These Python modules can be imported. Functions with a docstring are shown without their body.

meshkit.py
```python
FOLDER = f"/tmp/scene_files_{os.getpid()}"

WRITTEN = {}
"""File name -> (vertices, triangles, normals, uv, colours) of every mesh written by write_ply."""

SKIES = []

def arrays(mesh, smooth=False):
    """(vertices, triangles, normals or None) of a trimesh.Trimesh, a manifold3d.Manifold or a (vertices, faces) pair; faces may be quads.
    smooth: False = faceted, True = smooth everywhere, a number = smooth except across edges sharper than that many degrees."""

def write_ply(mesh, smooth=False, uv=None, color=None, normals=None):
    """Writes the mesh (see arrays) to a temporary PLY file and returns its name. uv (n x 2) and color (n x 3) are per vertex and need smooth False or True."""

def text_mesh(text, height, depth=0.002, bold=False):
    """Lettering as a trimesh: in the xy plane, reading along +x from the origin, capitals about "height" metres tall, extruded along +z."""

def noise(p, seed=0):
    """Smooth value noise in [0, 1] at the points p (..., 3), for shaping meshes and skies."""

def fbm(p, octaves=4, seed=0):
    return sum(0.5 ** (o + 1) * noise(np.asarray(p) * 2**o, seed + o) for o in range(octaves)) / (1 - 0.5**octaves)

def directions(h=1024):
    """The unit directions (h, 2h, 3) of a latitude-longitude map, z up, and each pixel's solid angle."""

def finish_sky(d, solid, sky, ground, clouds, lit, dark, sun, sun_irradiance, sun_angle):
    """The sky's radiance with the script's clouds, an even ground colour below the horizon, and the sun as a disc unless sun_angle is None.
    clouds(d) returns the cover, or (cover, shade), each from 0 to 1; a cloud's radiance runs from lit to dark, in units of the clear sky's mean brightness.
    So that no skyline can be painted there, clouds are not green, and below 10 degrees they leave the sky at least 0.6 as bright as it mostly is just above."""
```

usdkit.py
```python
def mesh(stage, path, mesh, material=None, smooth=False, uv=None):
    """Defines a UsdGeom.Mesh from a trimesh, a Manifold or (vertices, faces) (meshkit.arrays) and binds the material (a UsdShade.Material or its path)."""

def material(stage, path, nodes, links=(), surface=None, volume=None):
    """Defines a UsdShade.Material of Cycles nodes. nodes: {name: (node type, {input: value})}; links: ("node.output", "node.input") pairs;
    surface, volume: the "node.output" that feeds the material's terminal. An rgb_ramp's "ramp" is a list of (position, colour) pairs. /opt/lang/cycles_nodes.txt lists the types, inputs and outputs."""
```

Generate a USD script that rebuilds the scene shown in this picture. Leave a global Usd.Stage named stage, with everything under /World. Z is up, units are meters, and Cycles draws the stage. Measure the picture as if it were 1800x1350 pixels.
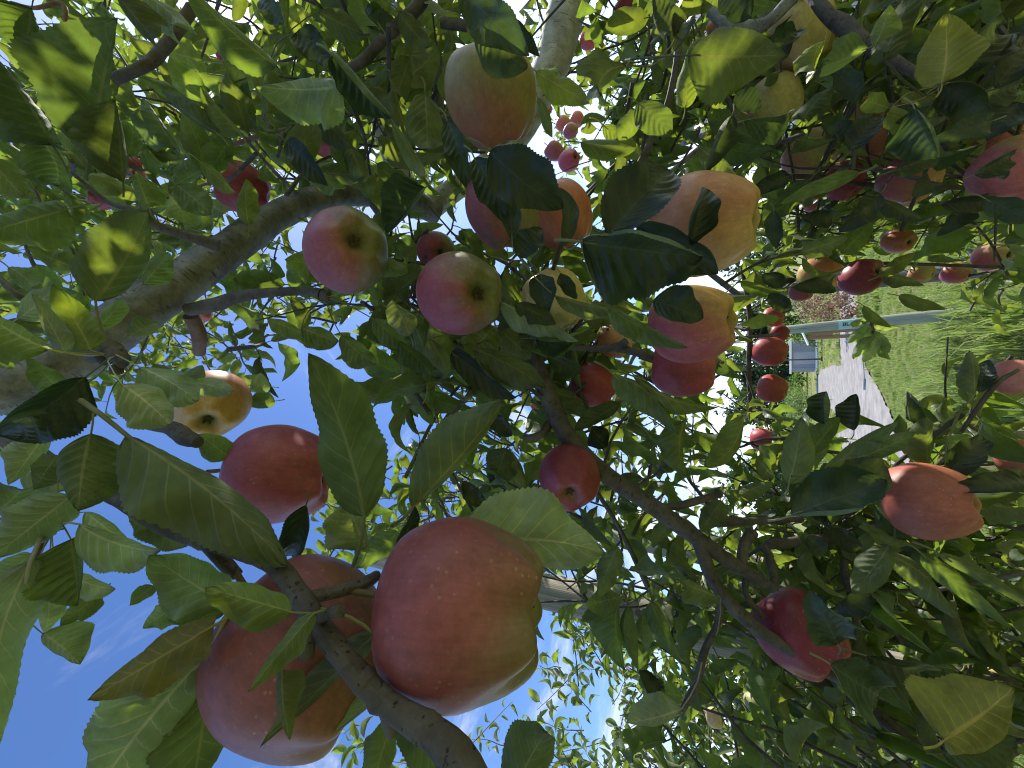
import math, random
import numpy as np, trimesh, meshkit, usdkit
from pxr import Usd, UsdGeom, UsdLux, UsdShade, Sdf, Gf, Vt

stage = Usd.Stage.CreateInMemory()
UsdGeom.SetStageUpAxis(stage, UsdGeom.Tokens.z)
UsdGeom.SetStageMetersPerUnit(stage, 1.0)
UsdGeom.Xform.Define(stage, '/World')
UsdGeom.Scope.Define(stage, '/World/Looks')
T = Sdf.ValueTypeNames

# ------------------------------------------------------------------ camera (phone held on its side, tilted 35 degrees up)
F, PITCH, EYE = 700.0, math.radians(35.0), np.array([0.0, 0.0, 1.6])
c_, s_ = math.cos(PITCH), math.sin(PITCH)
FWD, CX, CY = np.array([0, c_, s_]), np.array([0, s_, -c_]), np.array([1.0, 0, 0])
cam = UsdGeom.Camera.Define(stage, '/World/camera')
M4 = Gf.Matrix4d(*CX, 0, *CY, 0, *(-FWD), 0, *EYE, 1)
cam.AddTransformOp().Set(M4)
cam.CreateHorizontalApertureAttr(36.0)
cam.CreateVerticalApertureAttr(27.0)
cam.CreateFocalLengthAttr(36.0 * F / 1800.0)
cam.CreateClippingRangeAttr(Gf.Vec2f(0.01, 5000.0))
cam.CreateExposureAttr(0.8)

# ------------------------------------------------------------------ sky and sun
SUN = np.array([0.70, 0.31, 0.643]); SUN /= np.linalg.norm(SUN)
ELEV, ROT = math.asin(SUN[2]), math.atan2(SUN[0], SUN[1])
dome = UsdLux.DomeLight.Define(stage, '/World/sky')
dome.GetPrim().SetCustomDataByKey('kind', 'structure')
skym = usdkit.material(stage, '/World/Looks/sky', {
    'sky': ('sky_texture', {'sky_type': 'single_scattering', 'sun_disc': False, 'sun_elevation': ELEV, 'sun_rotation': ROT, 'air_density': 1.0, 'aerosol_density': 0.6, 'ozone_density': 2.0}),
    'tc': ('texture_coordinate', {}),
    'mp': ('mapping', {'scale': (2.2, 2.2, 6.0), 'location': (0.35, 0.1, 0.2)}),
    'n1': ('noise_texture', {'scale': 1.5, 'detail': 7.0, 'roughness': 0.62, 'distortion': 0.5}),
    'sp': ('separate_xyz', {}),
    'el': ('map_range', {'from_min': 0.75, 'from_max': 0.1, 'to_min': -0.03, 'to_max': 0.15}),
    'ad': ('math', {'math_type': 'add'}),
    'cr': ('map_range', {'range_type': 'smoothstep', 'from_min': 0.50, 'from_max': 0.80, 'to_min': 0.0, 'to_max': 0.85}),
    'mx': ('mix_color', {'b': (5.2, 5.4, 5.8), 'use_clamp': False}),
    'hs': ('hsv', {'hue': 0.51, 'saturation': 1.2, 'value': 1.25}),
    'bg': ('background_shader', {'strength': 0.14}),
}, [('tc.generated', 'mp.vector'), ('mp.vector', 'n1.vector'), ('tc.generated', 'sp.vector'), ('sp.z', 'el.value'), ('n1.fac', 'ad.value1'), ('el.result', 'ad.value2'),
    ('ad.value', 'cr.value'), ('cr.result', 'mx.fac'), ('sky.color', 'hs.color'), ('hs.color', 'mx.a'), ('mx.result', 'bg.color')], surface='bg.background')
UsdShade.MaterialBindingAPI.Apply(dome.GetPrim()).Bind(skym)
sun = UsdLux.DistantLight.Define(stage, '/World/sun')
sun.CreateIntensityAttr(1.25); sun.CreateAngleAttr(0.53); sun.CreateNormalizeAttr(True); sun.CreateColorAttr(Gf.Vec3f(1.0, 0.95, 0.86))
zx = SUN; xx = np.cross([0, 0, 1.0], zx); xx /= np.linalg.norm(xx); yx = np.cross(zx, xx)
sun.AddTransformOp().Set(Gf.Matrix4d(*xx, 0, *yx, 0, *zx, 0, 0, 0, 30, 1))

# ------------------------------------------------------------------ helpers
used = {}
def numbered(path):
    n = used.get(path, -1) + 1; used[path] = n
    return path if n == 0 else f'{path}_{n:03d}'
def tag(p, label=None, cat=None, group=None, kind=None):
    p = p.GetPrim() if hasattr(p, 'GetPrim') else p
    for k, v in (('label', label), ('category', cat), ('group', group), ('kind', kind)):
        if v: p.SetCustomDataByKey(k, v)
    return p
def thing(name, label=None, cat=None, loc=(0, 0, 0), group=None):
    x = UsdGeom.Xform.Define(stage, numbered('/World/' + name)); x.AddTranslateOp().Set(Gf.Vec3d(*map(float, loc)))
    tag(x, label, cat, group); x.loc = np.array(loc, float)
    return x
def obj(name, mesh, mat, parent=None, smooth=False, uv=None, tint=None):
    """one Mesh prim; vertices are world coordinates, made local to the parent Xform."""
    base = str(parent.GetPath()) if parent is not None else '/World'
    p = parent
    off = np.zeros(3)
    while p is not None:
        off = off + getattr(p, 'loc', np.zeros(3)); p = getattr(p, 'up', None)
    v, f = (mesh.vertices, mesh.faces) if hasattr(mesh, 'faces') else mesh
    m = usdkit.mesh(stage, numbered(f'{base}/{name}'), (np.asarray(v, float) - off, np.asarray(f, int)), MAT[mat] if isinstance(mat, str) else mat, smooth=smooth, uv=uv)
    if tint is not None:
        UsdGeom.PrimvarsAPI(m).CreatePrimvar('tint', T.Color3fArray, 'vertex').Set(Vt.Vec3fArray.FromNumpy(np.asarray(tint, np.float32)))
    m.up = parent
    return m
def ray(px, py):
    return FWD + (px - 900.0) / F * CX + (675.0 - py) / F * CY
def at(px, py, d):
    return EYE + d * ray(px, py)
def ground(px, py, z=0.0):
    r = ray(px, py); return EYE + r * ((z - EYE[2]) / r[2])
def unit(v):
    v = np.asarray(v, float); return v / (np.linalg.norm(v, axis=-1, keepdims=True) + 1e-12)
def pix(P):
    q = np.asarray(P) - EYE; d = q @ FWD
    return 900 + F * (q @ CX) / d, 675 - F * (q @ CY) / d, d
def join(ms):
    V, Fc, n = [], [], 0
    for v, f in ms:
        V.append(np.asarray(v)); Fc.append(np.asarray(f) + n); n += len(v)
    return np.vstack(V), np.vstack(Fc)
def box(x0, x1, y0, y1, z0, z1):
    b = trimesh.creation.box([x1 - x0, y1 - y0, z1 - z0]); b.apply_translation([(x0 + x1) / 2, (y0 + y1) / 2, (z0 + z1) / 2]); return np.array(b.vertices), np.array(b.faces)

def spline(pts, n):
    """Catmull-Rom through rows of any dimension"""
    p = np.asarray(pts, float)
    if len(p) == 2: return p[0] + (p[1] - p[0]) * np.linspace(0, 1, n)[:, None]
    e = np.vstack([2 * p[0] - p[1], p, 2 * p[-1] - p[-2]])
    k = len(p) - 1; u = np.linspace(0, k - 1e-9, n); i = u.astype(int); t = (u - i)[:, None]
    a, b, c, d = e[i], e[i + 1], e[i + 2], e[i + 3]
    return 0.5 * (2 * b + (c - a) * t + (2 * a - 5 * b + 4 * c - d) * t ** 2 + (3 * b - a - 3 * c + d) * t ** 3)
def tube(pts, rad, sides=10, bumpy=0.0, seed=0, close=True):
    """pts n x 3, rad n; returns v, f, uv (u round, v metres along)"""
    p = np.asarray(pts, float); r = np.broadcast_to(rad, (len(p),)).astype(float)
    t = unit(np.gradient(p, axis=0)); a = np.zeros_like(p)
    a0 = np.cross(t[0], [0.31, 0.52, 0.79]); a[0] = unit(a0)
    for i in range(1, len(p)):
        q = a[i - 1] - t[i] * (a[i - 1] @ t[i]); a[i] = unit(q)
    b = np.cross(t, a); ang = np.arange(sides + 1) * 2 * np.pi / sides
    rr = np.repeat(r[:, None], sides + 1, 1)
    arc = np.concatenate([[0], np.cumsum(np.linalg.norm(np.diff(p, axis=0), axis=1))])
    if bumpy:
        q = np.stack([np.cos(ang)[None] * 1.3 + 0 * rr, np.sin(ang)[None] * 1.3 + 0 * rr, arc[:, None] / r.mean() * 0.55 + 0 * rr], -1)
        rr = rr * (1 + bumpy * (meshkit.fbm(q, 3, seed) - 0.5) * 2)
    v = p[:, None] + rr[..., None] * (np.cos(ang)[None, :, None] * a[:, None] + np.sin(ang)[None, :, None] * b[:, None])
    S = sides + 1
    i, j = np.meshgrid(np.arange(len(p) - 1), np.arange(sides), indexing='ij')
    q = np.stack([i * S + j, i * S + j + 1, (i + 1) * S + j + 1, (i + 1) * S + j], -1).reshape(-1, 4)
    f = np.vstack([q[:, [0, 1, 2]], q[:, [0, 2, 3]]])
    uv = np.stack([np.broadcast_to(np.linspace(0, 1, S)[None], rr.shape), np.broadcast_to(arc[:, None], rr.shape)], -1).reshape(-1, 2)
    v = v.reshape(-1, 3)
    if close:
        n = len(v); v = np.vstack([v, v[:S], v[n - S:n], p[0], p[-1]]); uv = np.vstack([uv, uv[:S], uv[n - S:n], [0.5, 0], [0.5, arc[-1]]])
        k = np.arange(sides)
        f = np.vstack([f, np.stack([np.full(sides, n + 2 * S), n + k + 1, n + k], 1), np.stack([np.full(sides, n + 2 * S + 1), n + S + k, n + S + k + 1], 1)])
    return v, f, uv

# ------------------------------------------------------------------ materials
MAT = {}
def mat(name, nodes, links, surface):
    MAT[name] = usdkit.material(stage, '/World/Looks/' + name, nodes, links, surface=surface)
def m_math(op, **k): return ('math', {'math_type': op, **k})

def leaf_material(name, top, bot, trans, wt):
    N = {
        'tc': ('texture_coordinate', {}), 'geo': ('geometry', {}), 'sep': ('separate_xyz', {}), 'tint': ('attribute', {'attribute': 'tint'}),
        's1': m_math('subtract', value2=0.5), 's2': m_math('absolute'), 's3': m_math('multiply', value2=2.0),
        # midrib
        'mw': ('map_range', {'from_min': 0.0, 'from_max': 1.0, 'to_min': 0.075, 'to_max': 0.018}),
        'md': m_math('divide'), 'mr': ('map_range', {'range_type': 'smoothstep', 'from_min': 1.0, 'from_max': 0.35, 'to_min': 0.0, 'to_max': 1.0}),
        # side veins
        'sg': m_math('greater_than', value2=0.5), 'sgm': m_math('multiply', value2=0.055),
        'k1': m_math('power', value2=0.85), 'k2': m_math('multiply', value2=0.26), 'v1': m_math('subtract'), 'v1b': m_math('add'), 'v2': m_math('multiply', value2=8.0), 'v3': m_math('fraction'),
        'v4': m_math('subtract', value2=0.5), 'v5': m_math('absolute'), 'vr': ('map_range', {'range_type': 'smoothstep', 'from_min': 0.075, 'from_max': 0.01, 'to_min': 0.0, 'to_max': 1.0}),
        'vf': ('map_range', {'from_min': 0.35, 'from_max': 1.0, 'to_min': 0.75, 'to_max': 0.12}), 'vv': m_math('multiply'),
        'vein': m_math('maximum'),
        'vo': ('voronoi_texture', {'feature': 'distance_to_edge', 'scale': 420.0}),
        'vor': ('map_range', {'from_min': 0.0, 'from_max': 0.25, 'to_min': 0.0, 'to_max': 1.0}),
        'nz': ('noise_texture', {'scale': 55.0, 'detail': 4.0, 'roughness': 0.6}),
        'nr': ('map_range', {'from_min': 0.3, 'from_max': 0.75, 'to_min': 0.72, 'to_max': 1.28}),
        'topc': ('mix_color', {'a': top, 'b': tuple(min(1, x * 2.0 + 0.015) for x in top)}),
        'botc': ('mix_color', {'a': bot, 'b': (bot[0] * 1.7 + 0.05, bot[1] * 1.55 + 0.05, bot[2] * 1.5 + 0.03)}),
        'vfb': m_math('multiply', value2=1.0), 'vft': m_math('multiply', value2=0.55),
        'bmix': ('mix_color', {}), 'tm': ('mix_color', {'blend_type': 'multiply', 'fac': 1.0, 'use_clamp': False}),
        'tm2': ('vector_math', {'math_type': 'scale'}),
        'bump1': ('bump', {'strength': 0.35, 'distance': 0.0012}), 'hsum': m_math('multiply_add', value2=0.12), 'hs0': m_math('multiply', value2=-1.0),
        'ro': ('mix_float', {'a': 0.42, 'b': 0.72}), 'sp': ('mix_float', {'a': 0.45, 'b': 0.18}),
        'p': ('principled_bsdf', {}),
        'trc': ('mix_color', {'a': trans, 'b': (trans[0] * 1.15, trans[1] * 0.85, trans[2])}), 'trt': ('mix_color', {'blend_type': 'multiply', 'fac': 1.0, 'use_clamp': False}), 'trs': ('vector_math', {'math_type': 'scale'}),
        'tr': ('translucent_bsdf', {}), 'mx': ('mix_closure', {'fac': wt}),
    }
    L = [('tc.UV', 'sep.vector'), ('sep.x', 's1.value1'), ('s1.value', 's2.value1'), ('s2.value', 's3.value1'), ('sep.y', 'mw.value'), ('s3.value', 'md.value1'), ('mw.result', 'md.value2'), ('md.value', 'mr.value'),
         ('sep.x', 'sg.value1'), ('sg.value', 'sgm.value1'), ('s3.value', 'k1.value1'), ('k1.value', 'k2.value1'), ('sep.y', 'v1.value1'), ('k2.value', 'v1.value2'), ('v1.value', 'v1b.value1'), ('sgm.value', 'v1b.value2'), ('v1b.value', 'v2.value1'), ('v2.value', 'v3.value1'),
         ('v3.value', 'v4.value1'), ('v4.value', 'v5.value1'), ('v5.value', 'vr.value'), ('s3.value', 'vf.value'), ('vr.result', 'vv.value1'), ('vf.result', 'vv.value2'), ('mr.result', 'vein.value1'), ('vv.value', 'vein.value2'),
         ('geo.position', 'vo.vector'), ('vo.distance', 'vor.value'), ('geo.position', 'nz.vector'), ('nz.fac', 'nr.value'),
         ('vein.value', 'vft.value1'), ('vein.value', 'vfb.value1'), ('vft.value', 'topc.fac'), ('vfb.value', 'botc.fac'),
         ('geo.backfacing', 'bmix.fac'), ('topc.result', 'bmix.a'), ('botc.result', 'bmix.b'), ('bmix.result', 'tm.a'), ('tint.color', 'tm.b'), ('tm.result', 'tm2.vector1'), ('nr.result', 'tm2.scale'),
         ('tm2.vector', 'p.base_color'), ('vein.value', 'hs0.value1'), ('vor.result', 'hsum.value1'), ('hs0.value', 'hsum.value3'), ('hsum.value', 'bump1.height'), ('bump1.normal', 'p.normal'),
         ('geo.backfacing', 'ro.fac'), ('geo.backfacing', 'sp.fac'), ('ro.result', 'p.roughness'), ('sp.result', 'p.specular_ior_level'),
         ('vein.value', 'trc.fac'), ('trc.result', 'trt.a'), ('tint.color', 'trt.b'), ('trt.result', 'trs.vector1'), ('nr.result', 'trs.scale'), ('trs.vector', 'tr.color'), ('p.BSDF', 'mx.closure1'), ('tr.BSDF', 'mx.closure2')]
    mat(name, N, L, 'mx.closure')
leaf_material('leaf', (0.032, 0.056, 0.028), (0.118, 0.145, 0.085), (0.28, 0.40, 0.034), 0.36)
leaf_material('leaf_mature', (0.030, 0.045, 0.033), (0.105, 0.13, 0.08), (0.16, 0.26, 0.03), 0.14)

def bark_material(name, a, b, dark, ring, rough=0.8, across=3.2):
    mat(name, {
        'tc': ('texture_coordinate', {}), 'geo': ('geometry', {}),
        'mp': ('mapping', {'scale': (across, ring, 1.0)}), 'n': ('noise_texture', {'scale': 2.2, 'detail': 5.0, 'roughness': 0.65}),
        'cr': ('map_range', {'range_type': 'smoothstep', 'from_min': 0.60, 'from_max': 0.66, 'to_min': 0.0, 'to_max': 0.85}),
        'n2': ('noise_texture', {'scale': 38.0, 'detail': 6.0, 'roughness': 0.7}), 'c2': ('map_range', {'from_min': 0.32, 'from_max': 0.68}),
        'n3': ('noise_texture', {'scale': 420.0, 'detail': 3.0}),
        'm1': ('mix_color', {'a': a, 'b': b}), 'm2': ('mix_color', {'b': dark}),
        'sb': m_math('subtract'), 'h': m_math('multiply_add', value2=0.35),
        'bp': ('bump', {'strength': 0.8, 'distance': 0.002}), 'p': ('principled_bsdf', {'roughness': rough, 'specular_ior_level': 0.3}),
    }, [('tc.UV', 'mp.vector'), ('mp.vector', 'n.vector'), ('n.fac', 'cr.value'), ('geo.position', 'n2.vector'), ('n2.fac', 'c2.value'), ('c2.result', 'm1.fac'), ('m1.result', 'm2.a'), ('cr.result', 'm2.fac'), ('m2.result', 'p.base_color'),
        ('geo.position', 'n3.vector'), ('n2.fac', 'sb.value1'), ('cr.result', 'sb.value2'), ('n3.fac', 'h.value1'), ('sb.value', 'h.value3'), ('h.value', 'bp.height'), ('bp.normal', 'p.normal')], 'p.BSDF')
bark_material('bark_white', (0.24, 0.22, 0.19), (0.50, 0.49, 0.46), (0.05, 0.043, 0.036), 130.0)
bark_material('bark_pale', (0.075, 0.073, 0.068), (0.27, 0.265, 0.25), (0.045, 0.038, 0.032), 130.0)
bark_material('bark_dark', (0.045, 0.036, 0.029), (0.13, 0.113, 0.097), (0.028, 0.02, 0.016), 140.0)
bark_material('bark_red', (0.12, 0.06, 0.045), (0.2, 0.14, 0.11), (0.04, 0.025, 0.02), 140.0)
def wood_material(name, a, b, green):
    mat(name, {
        'tc': ('texture_coordinate', {}), 'geo': ('geometry', {}), 'mp': ('mapping', {'scale': (26.0, 1.1, 1.0)}),
        'n': ('noise_texture', {'scale': 2.0, 'detail': 8.0, 'roughness': 0.7, 'distortion': 0.3}), 'c': ('map_range', {'from_min': 0.3, 'from_max': 0.7}),
        'm1': ('mix_color', {'a': a, 'b': b}), 'n2': ('noise_texture', {'scale': 5.0, 'detail': 5.0}), 'c2': ('map_range', {'range_type': 'smoothstep', 'from_min': 0.48, 'from_max': 0.7, 'to_max': 0.6}), 'm2': ('mix_color', {'b': green}),
        'mp3': ('mapping', {'scale': (14.0, 0.5, 1.0)}), 'n3': ('noise_texture', {'scale': 2.0, 'detail': 2.0}), 'c3': ('map_range', {'from_min': 0.66, 'from_max': 0.70, 'to_max': 0.9}), 'm3': ('mix_color', {'b': (0.03, 0.026, 0.02)}),
        'bp': ('bump', {'strength': 0.7, 'distance': 0.003}), 'p': ('principled_bsdf', {'roughness': 0.85, 'specular_ior_level': 0.2}),
    }, [('tc.UV', 'mp.vector'), ('mp.vector', 'n.vector'), ('n.fac', 'c.value'), ('c.result', 'm1.fac'), ('geo.position', 'n2.vector'), ('n2.fac', 'c2.value'), ('c2.result', 'm2.fac'), ('m1.result', 'm2.a'), ('m2.result', 'm3.a'),
        ('tc.UV', 'mp3.vector'), ('mp3.vector', 'n3.vector'), ('n3.fac', 'c3.value'), ('c3.result', 'm3.fac'), ('m3.result', 'p.base_color'), ('n.fac', 'bp.height'), ('bp.normal', 'p.normal')], 'p.BSDF')
wood_material('post_wood', (0.13, 0.12, 0.10), (0.40, 0.365, 0.30), (0.17, 0.185, 0.14))
wood_material('pole_wood', (0.15, 0.17, 0.13), (0.36, 0.38, 0.31), (0.15, 0.22, 0.15))
wood_material('brown_wood', (0.16, 0.09, 0.045), (0.32, 0.2, 0.11), (0.2, 0.15, 0.1))
mat('apple', {
    'col': ('attribute', {'attribute': 'tint'}), 'geo': ('geometry', {}),
    'vo': ('voronoi_texture', {'feature': 'f1', 'scale': 230.0, 'randomness': 1.0}), 'cr': ('map_range', {'range_type': 'smoothstep', 'from_min': 0.24, 'from_max': 0.10, 'to_min': 0.0, 'to_max': 0.6}),
    'nm': ('noise_texture', {'scale': 60.0, 'detail': 3.0}), 'nmr': ('map_range', {'from_min': 0.4, 'from_max': 0.7}), 'mu': m_math('multiply'),
    'ax': ('attribute', {'attribute': 'axis'}), 'mpa': ('mapping', {'scale': (11.0, 11.0, 0.9)}), 'ns': ('noise_texture', {'scale': 1.6, 'detail': 5.0, 'roughness': 0.7}), 'nsr': ('map_range', {'from_min': 0.3, 'from_max': 0.7, 'to_min': 0.87, 'to_max': 1.12}), 'sc2': ('vector_math', {'math_type': 'scale'}),
    'nz': ('noise_texture', {'scale': 160.0, 'detail': 6.0, 'roughness': 0.7}), 'nr': ('map_range', {'from_min': 0.3, 'from_max': 0.7, 'to_min': 0.8, 'to_max': 1.2}), 'sc': ('vector_math', {'math_type': 'scale'}),
    'mx': ('mix_color', {'b': (0.40, 0.27, 0.15)}), 'bp': ('bump', {'strength': 0.12, 'distance': 0.0006}),
    'rn': ('noise_texture', {'scale': 30.0, 'detail': 4.0}), 'rr': ('map_range', {'from_min': 0.3, 'from_max': 0.7, 'to_min': 0.34, 'to_max': 0.52}),
    'p': ('principled_bsdf', {'specular_ior_level': 0.34, 'subsurface_weight': 0.06, 'subsurface_scale': 0.004, 'subsurface_radius': (1.0, 0.35, 0.15), 'sheen_weight': 0.0, 'sheen_roughness': 0.5}),
}, [('geo.position', 'vo.vector'), ('vo.distance', 'cr.value'), ('geo.position', 'nm.vector'), ('nm.fac', 'nmr.value'), ('cr.result', 'mu.value1'), ('nmr.result', 'mu.value2'), ('geo.position', 'nz.vector'), ('nz.fac', 'nr.value'), ('col.color', 'sc.vector1'), ('nr.result', 'sc.scale'),
    ('ax.color', 'mpa.vector'), ('mpa.vector', 'ns.vector'), ('ns.fac', 'nsr.value'), ('sc.vector', 'sc2.vector1'), ('nsr.result', 'sc2.scale'), ('sc2.vector', 'mx.a'), ('mu.value', 'mx.fac'), ('mx.result', 'p.base_color'), ('nz.fac', 'bp.height'), ('bp.normal', 'p.normal'), ('geo.position', 'rn.vector'), ('rn.fac', 'rr.value'), ('rr.result', 'p.roughness')], 'p.BSDF')
def plain(name, col, rough=0.7, spec=0.3, var=0.25, scale=6.0, bump=0.0, metal=0.0):
    N = {'geo': ('geometry', {}), 'n': ('noise_texture', {'scale': scale, 'detail': 6.0, 'roughness': 0.65}), 'c': ('map_range', {'from_min': 0.3, 'from_max': 0.7}),
         'm': ('mix_color', {'a': tuple(x * (1 - var) for x in col), 'b': tuple(min(1, x * (1 + var)) for x in col)}), 'p': ('principled_bsdf', {'roughness': rough, 'specular_ior_level': spec, 'metallic': metal})}
    L = [('geo.position', 'n.vector'), ('n.fac', 'c.value'), ('c.result', 'm.fac'), ('m.result', 'p.base_color')]
    if bump:
        N['b'] = ('bump', {'strength': 0.6, 'distance': bump}); L += [('n.fac', 'b.height'), ('b.normal', 'p.normal')]
    mat(name, N, L, 'p.BSDF')
plain('calyx', (0.07, 0.055, 0.025), 0.9, 0.1, 0.4, 300.0)
plain('stem', (0.13, 0.10, 0.05), 0.8, 0.2, 0.35, 200.0)
plain('chain', (0.012, 0.012, 0.013), 0.4, 0.5)
plain('shed_wall', (0.22, 0.23, 0.27), 0.7, 0.3, 0.08, 2.0)
plain('white_paint', (0.78, 0.78, 0.76), 0.5, 0.4, 0.05, 3.0)
plain('roof_grey', (0.2, 0.2, 0.2), 0.8, 0.2, 0.2, 4.0)
plain('dark_metal', (0.03, 0.03, 0.035), 0.5, 0.5)
plain('house_wall', (0.50, 0.47, 0.43), 0.8, 0.2, 0.06, 2.0)
plain('house_grey', (0.30, 0.30, 0.33), 0.7, 0.3, 0.06, 2.0)
plain('label_plate', (0.30, 0.48, 0.44), 0.5, 0.4, 0.06, 9.0)
plain('ink', (0.02, 0.03, 0.03), 0.6, 0.3)
plain('gravel_road', (0.26, 0.245, 0.225), 0.9, 0.2, 0.34, 2.2, 0.02)
plain('petal_red', (0.30, 0.10, 0.10), 0.7, 0.2, 0.4, 9.0)
mat('glass_pane', {'p': ('principled_bsdf', {'base_color': (0.05, 0.07, 0.09), 'roughness': 0.06, 'specular_ior_level': 0.6})}, [], 'p.BSDF')
mat('grass_ground', {
    'geo': ('geometry', {}), 'n': ('noise_texture', {'scale': 0.55, 'detail': 6.0, 'roughness': 0.7}), 'c': ('map_range', {'from_min': 0.35, 'from_max': 0.65}),
    'n2': ('noise_texture', {'scale': 30.0, 'detail': 5.0, 'roughness': 0.75}), 'c2': ('map_range', {'from_min': 0.3, 'from_max': 0.7, 'to_min': 0.55, 'to_max': 1.4}),
    'm': ('mix_color', {'a': (0.13, 0.19, 0.04), 'b': (0.30, 0.27, 0.12)}), 's': ('vector_math', {'math_type': 'scale'}),
    'b': ('bump', {'strength': 1.0, 'distance': 0.06}), 'p': ('principled_bsdf', {'roughness': 0.85, 'specular_ior_level': 0.15})},
    [('geo.position', 'n.vector'), ('n.fac', 'c.value'), ('c.result', 'm.fac'), ('geo.position', 'n2.vector'), ('n2.fac', 'c2.value'), ('m.result', 's.vector1'), ('c2.result', 's.scale'), ('s.vector', 'p.base_color'), ('n2.fac', 'b.height'), ('b.normal', 'p.normal')], 'p.BSDF')
def blade_material(name, a, b, tr):
    mat(name, {'oi': ('object_info', {}), 'm': ('mix_color', {'a': a, 'b': b}), 'd': ('principled_bsdf', {'roughness': 0.5, 'specular_ior_level': 0.3}), 't': ('translucent_bsdf', {'color': tr}), 'x': ('mix_closure', {'fac': 0.4})},
        [('oi.random', 'm.fac'), ('m.result', 'd.base_color'), ('d.BSDF', 'x.closure1'), ('t.BSDF', 'x.closure2')], 'x.closure')
blade_material('grass_blade', (0.14, 0.20, 0.05), (0.33, 0.32, 0.13), (0.28, 0.40, 0.08))
blade_material('far_leaf', (0.05, 0.10, 0.025), (0.10, 0.15, 0.04), (0.20, 0.34, 0.04))
blade_material('dark_leaf', (0.03, 0.055, 0.025), (0.05, 0.085, 0.04), (0.06, 0.11, 0.03))
blade_material('pale_leaf', (0.11, 0.15, 0.06), (0.17, 0.21, 0.10), (0.24, 0.36, 0.08))
blade_material('red_leaf', (0.12, 0.10, 0.05), (0.22, 0.13, 0.10), (0.25, 0.12, 0.08))

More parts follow.
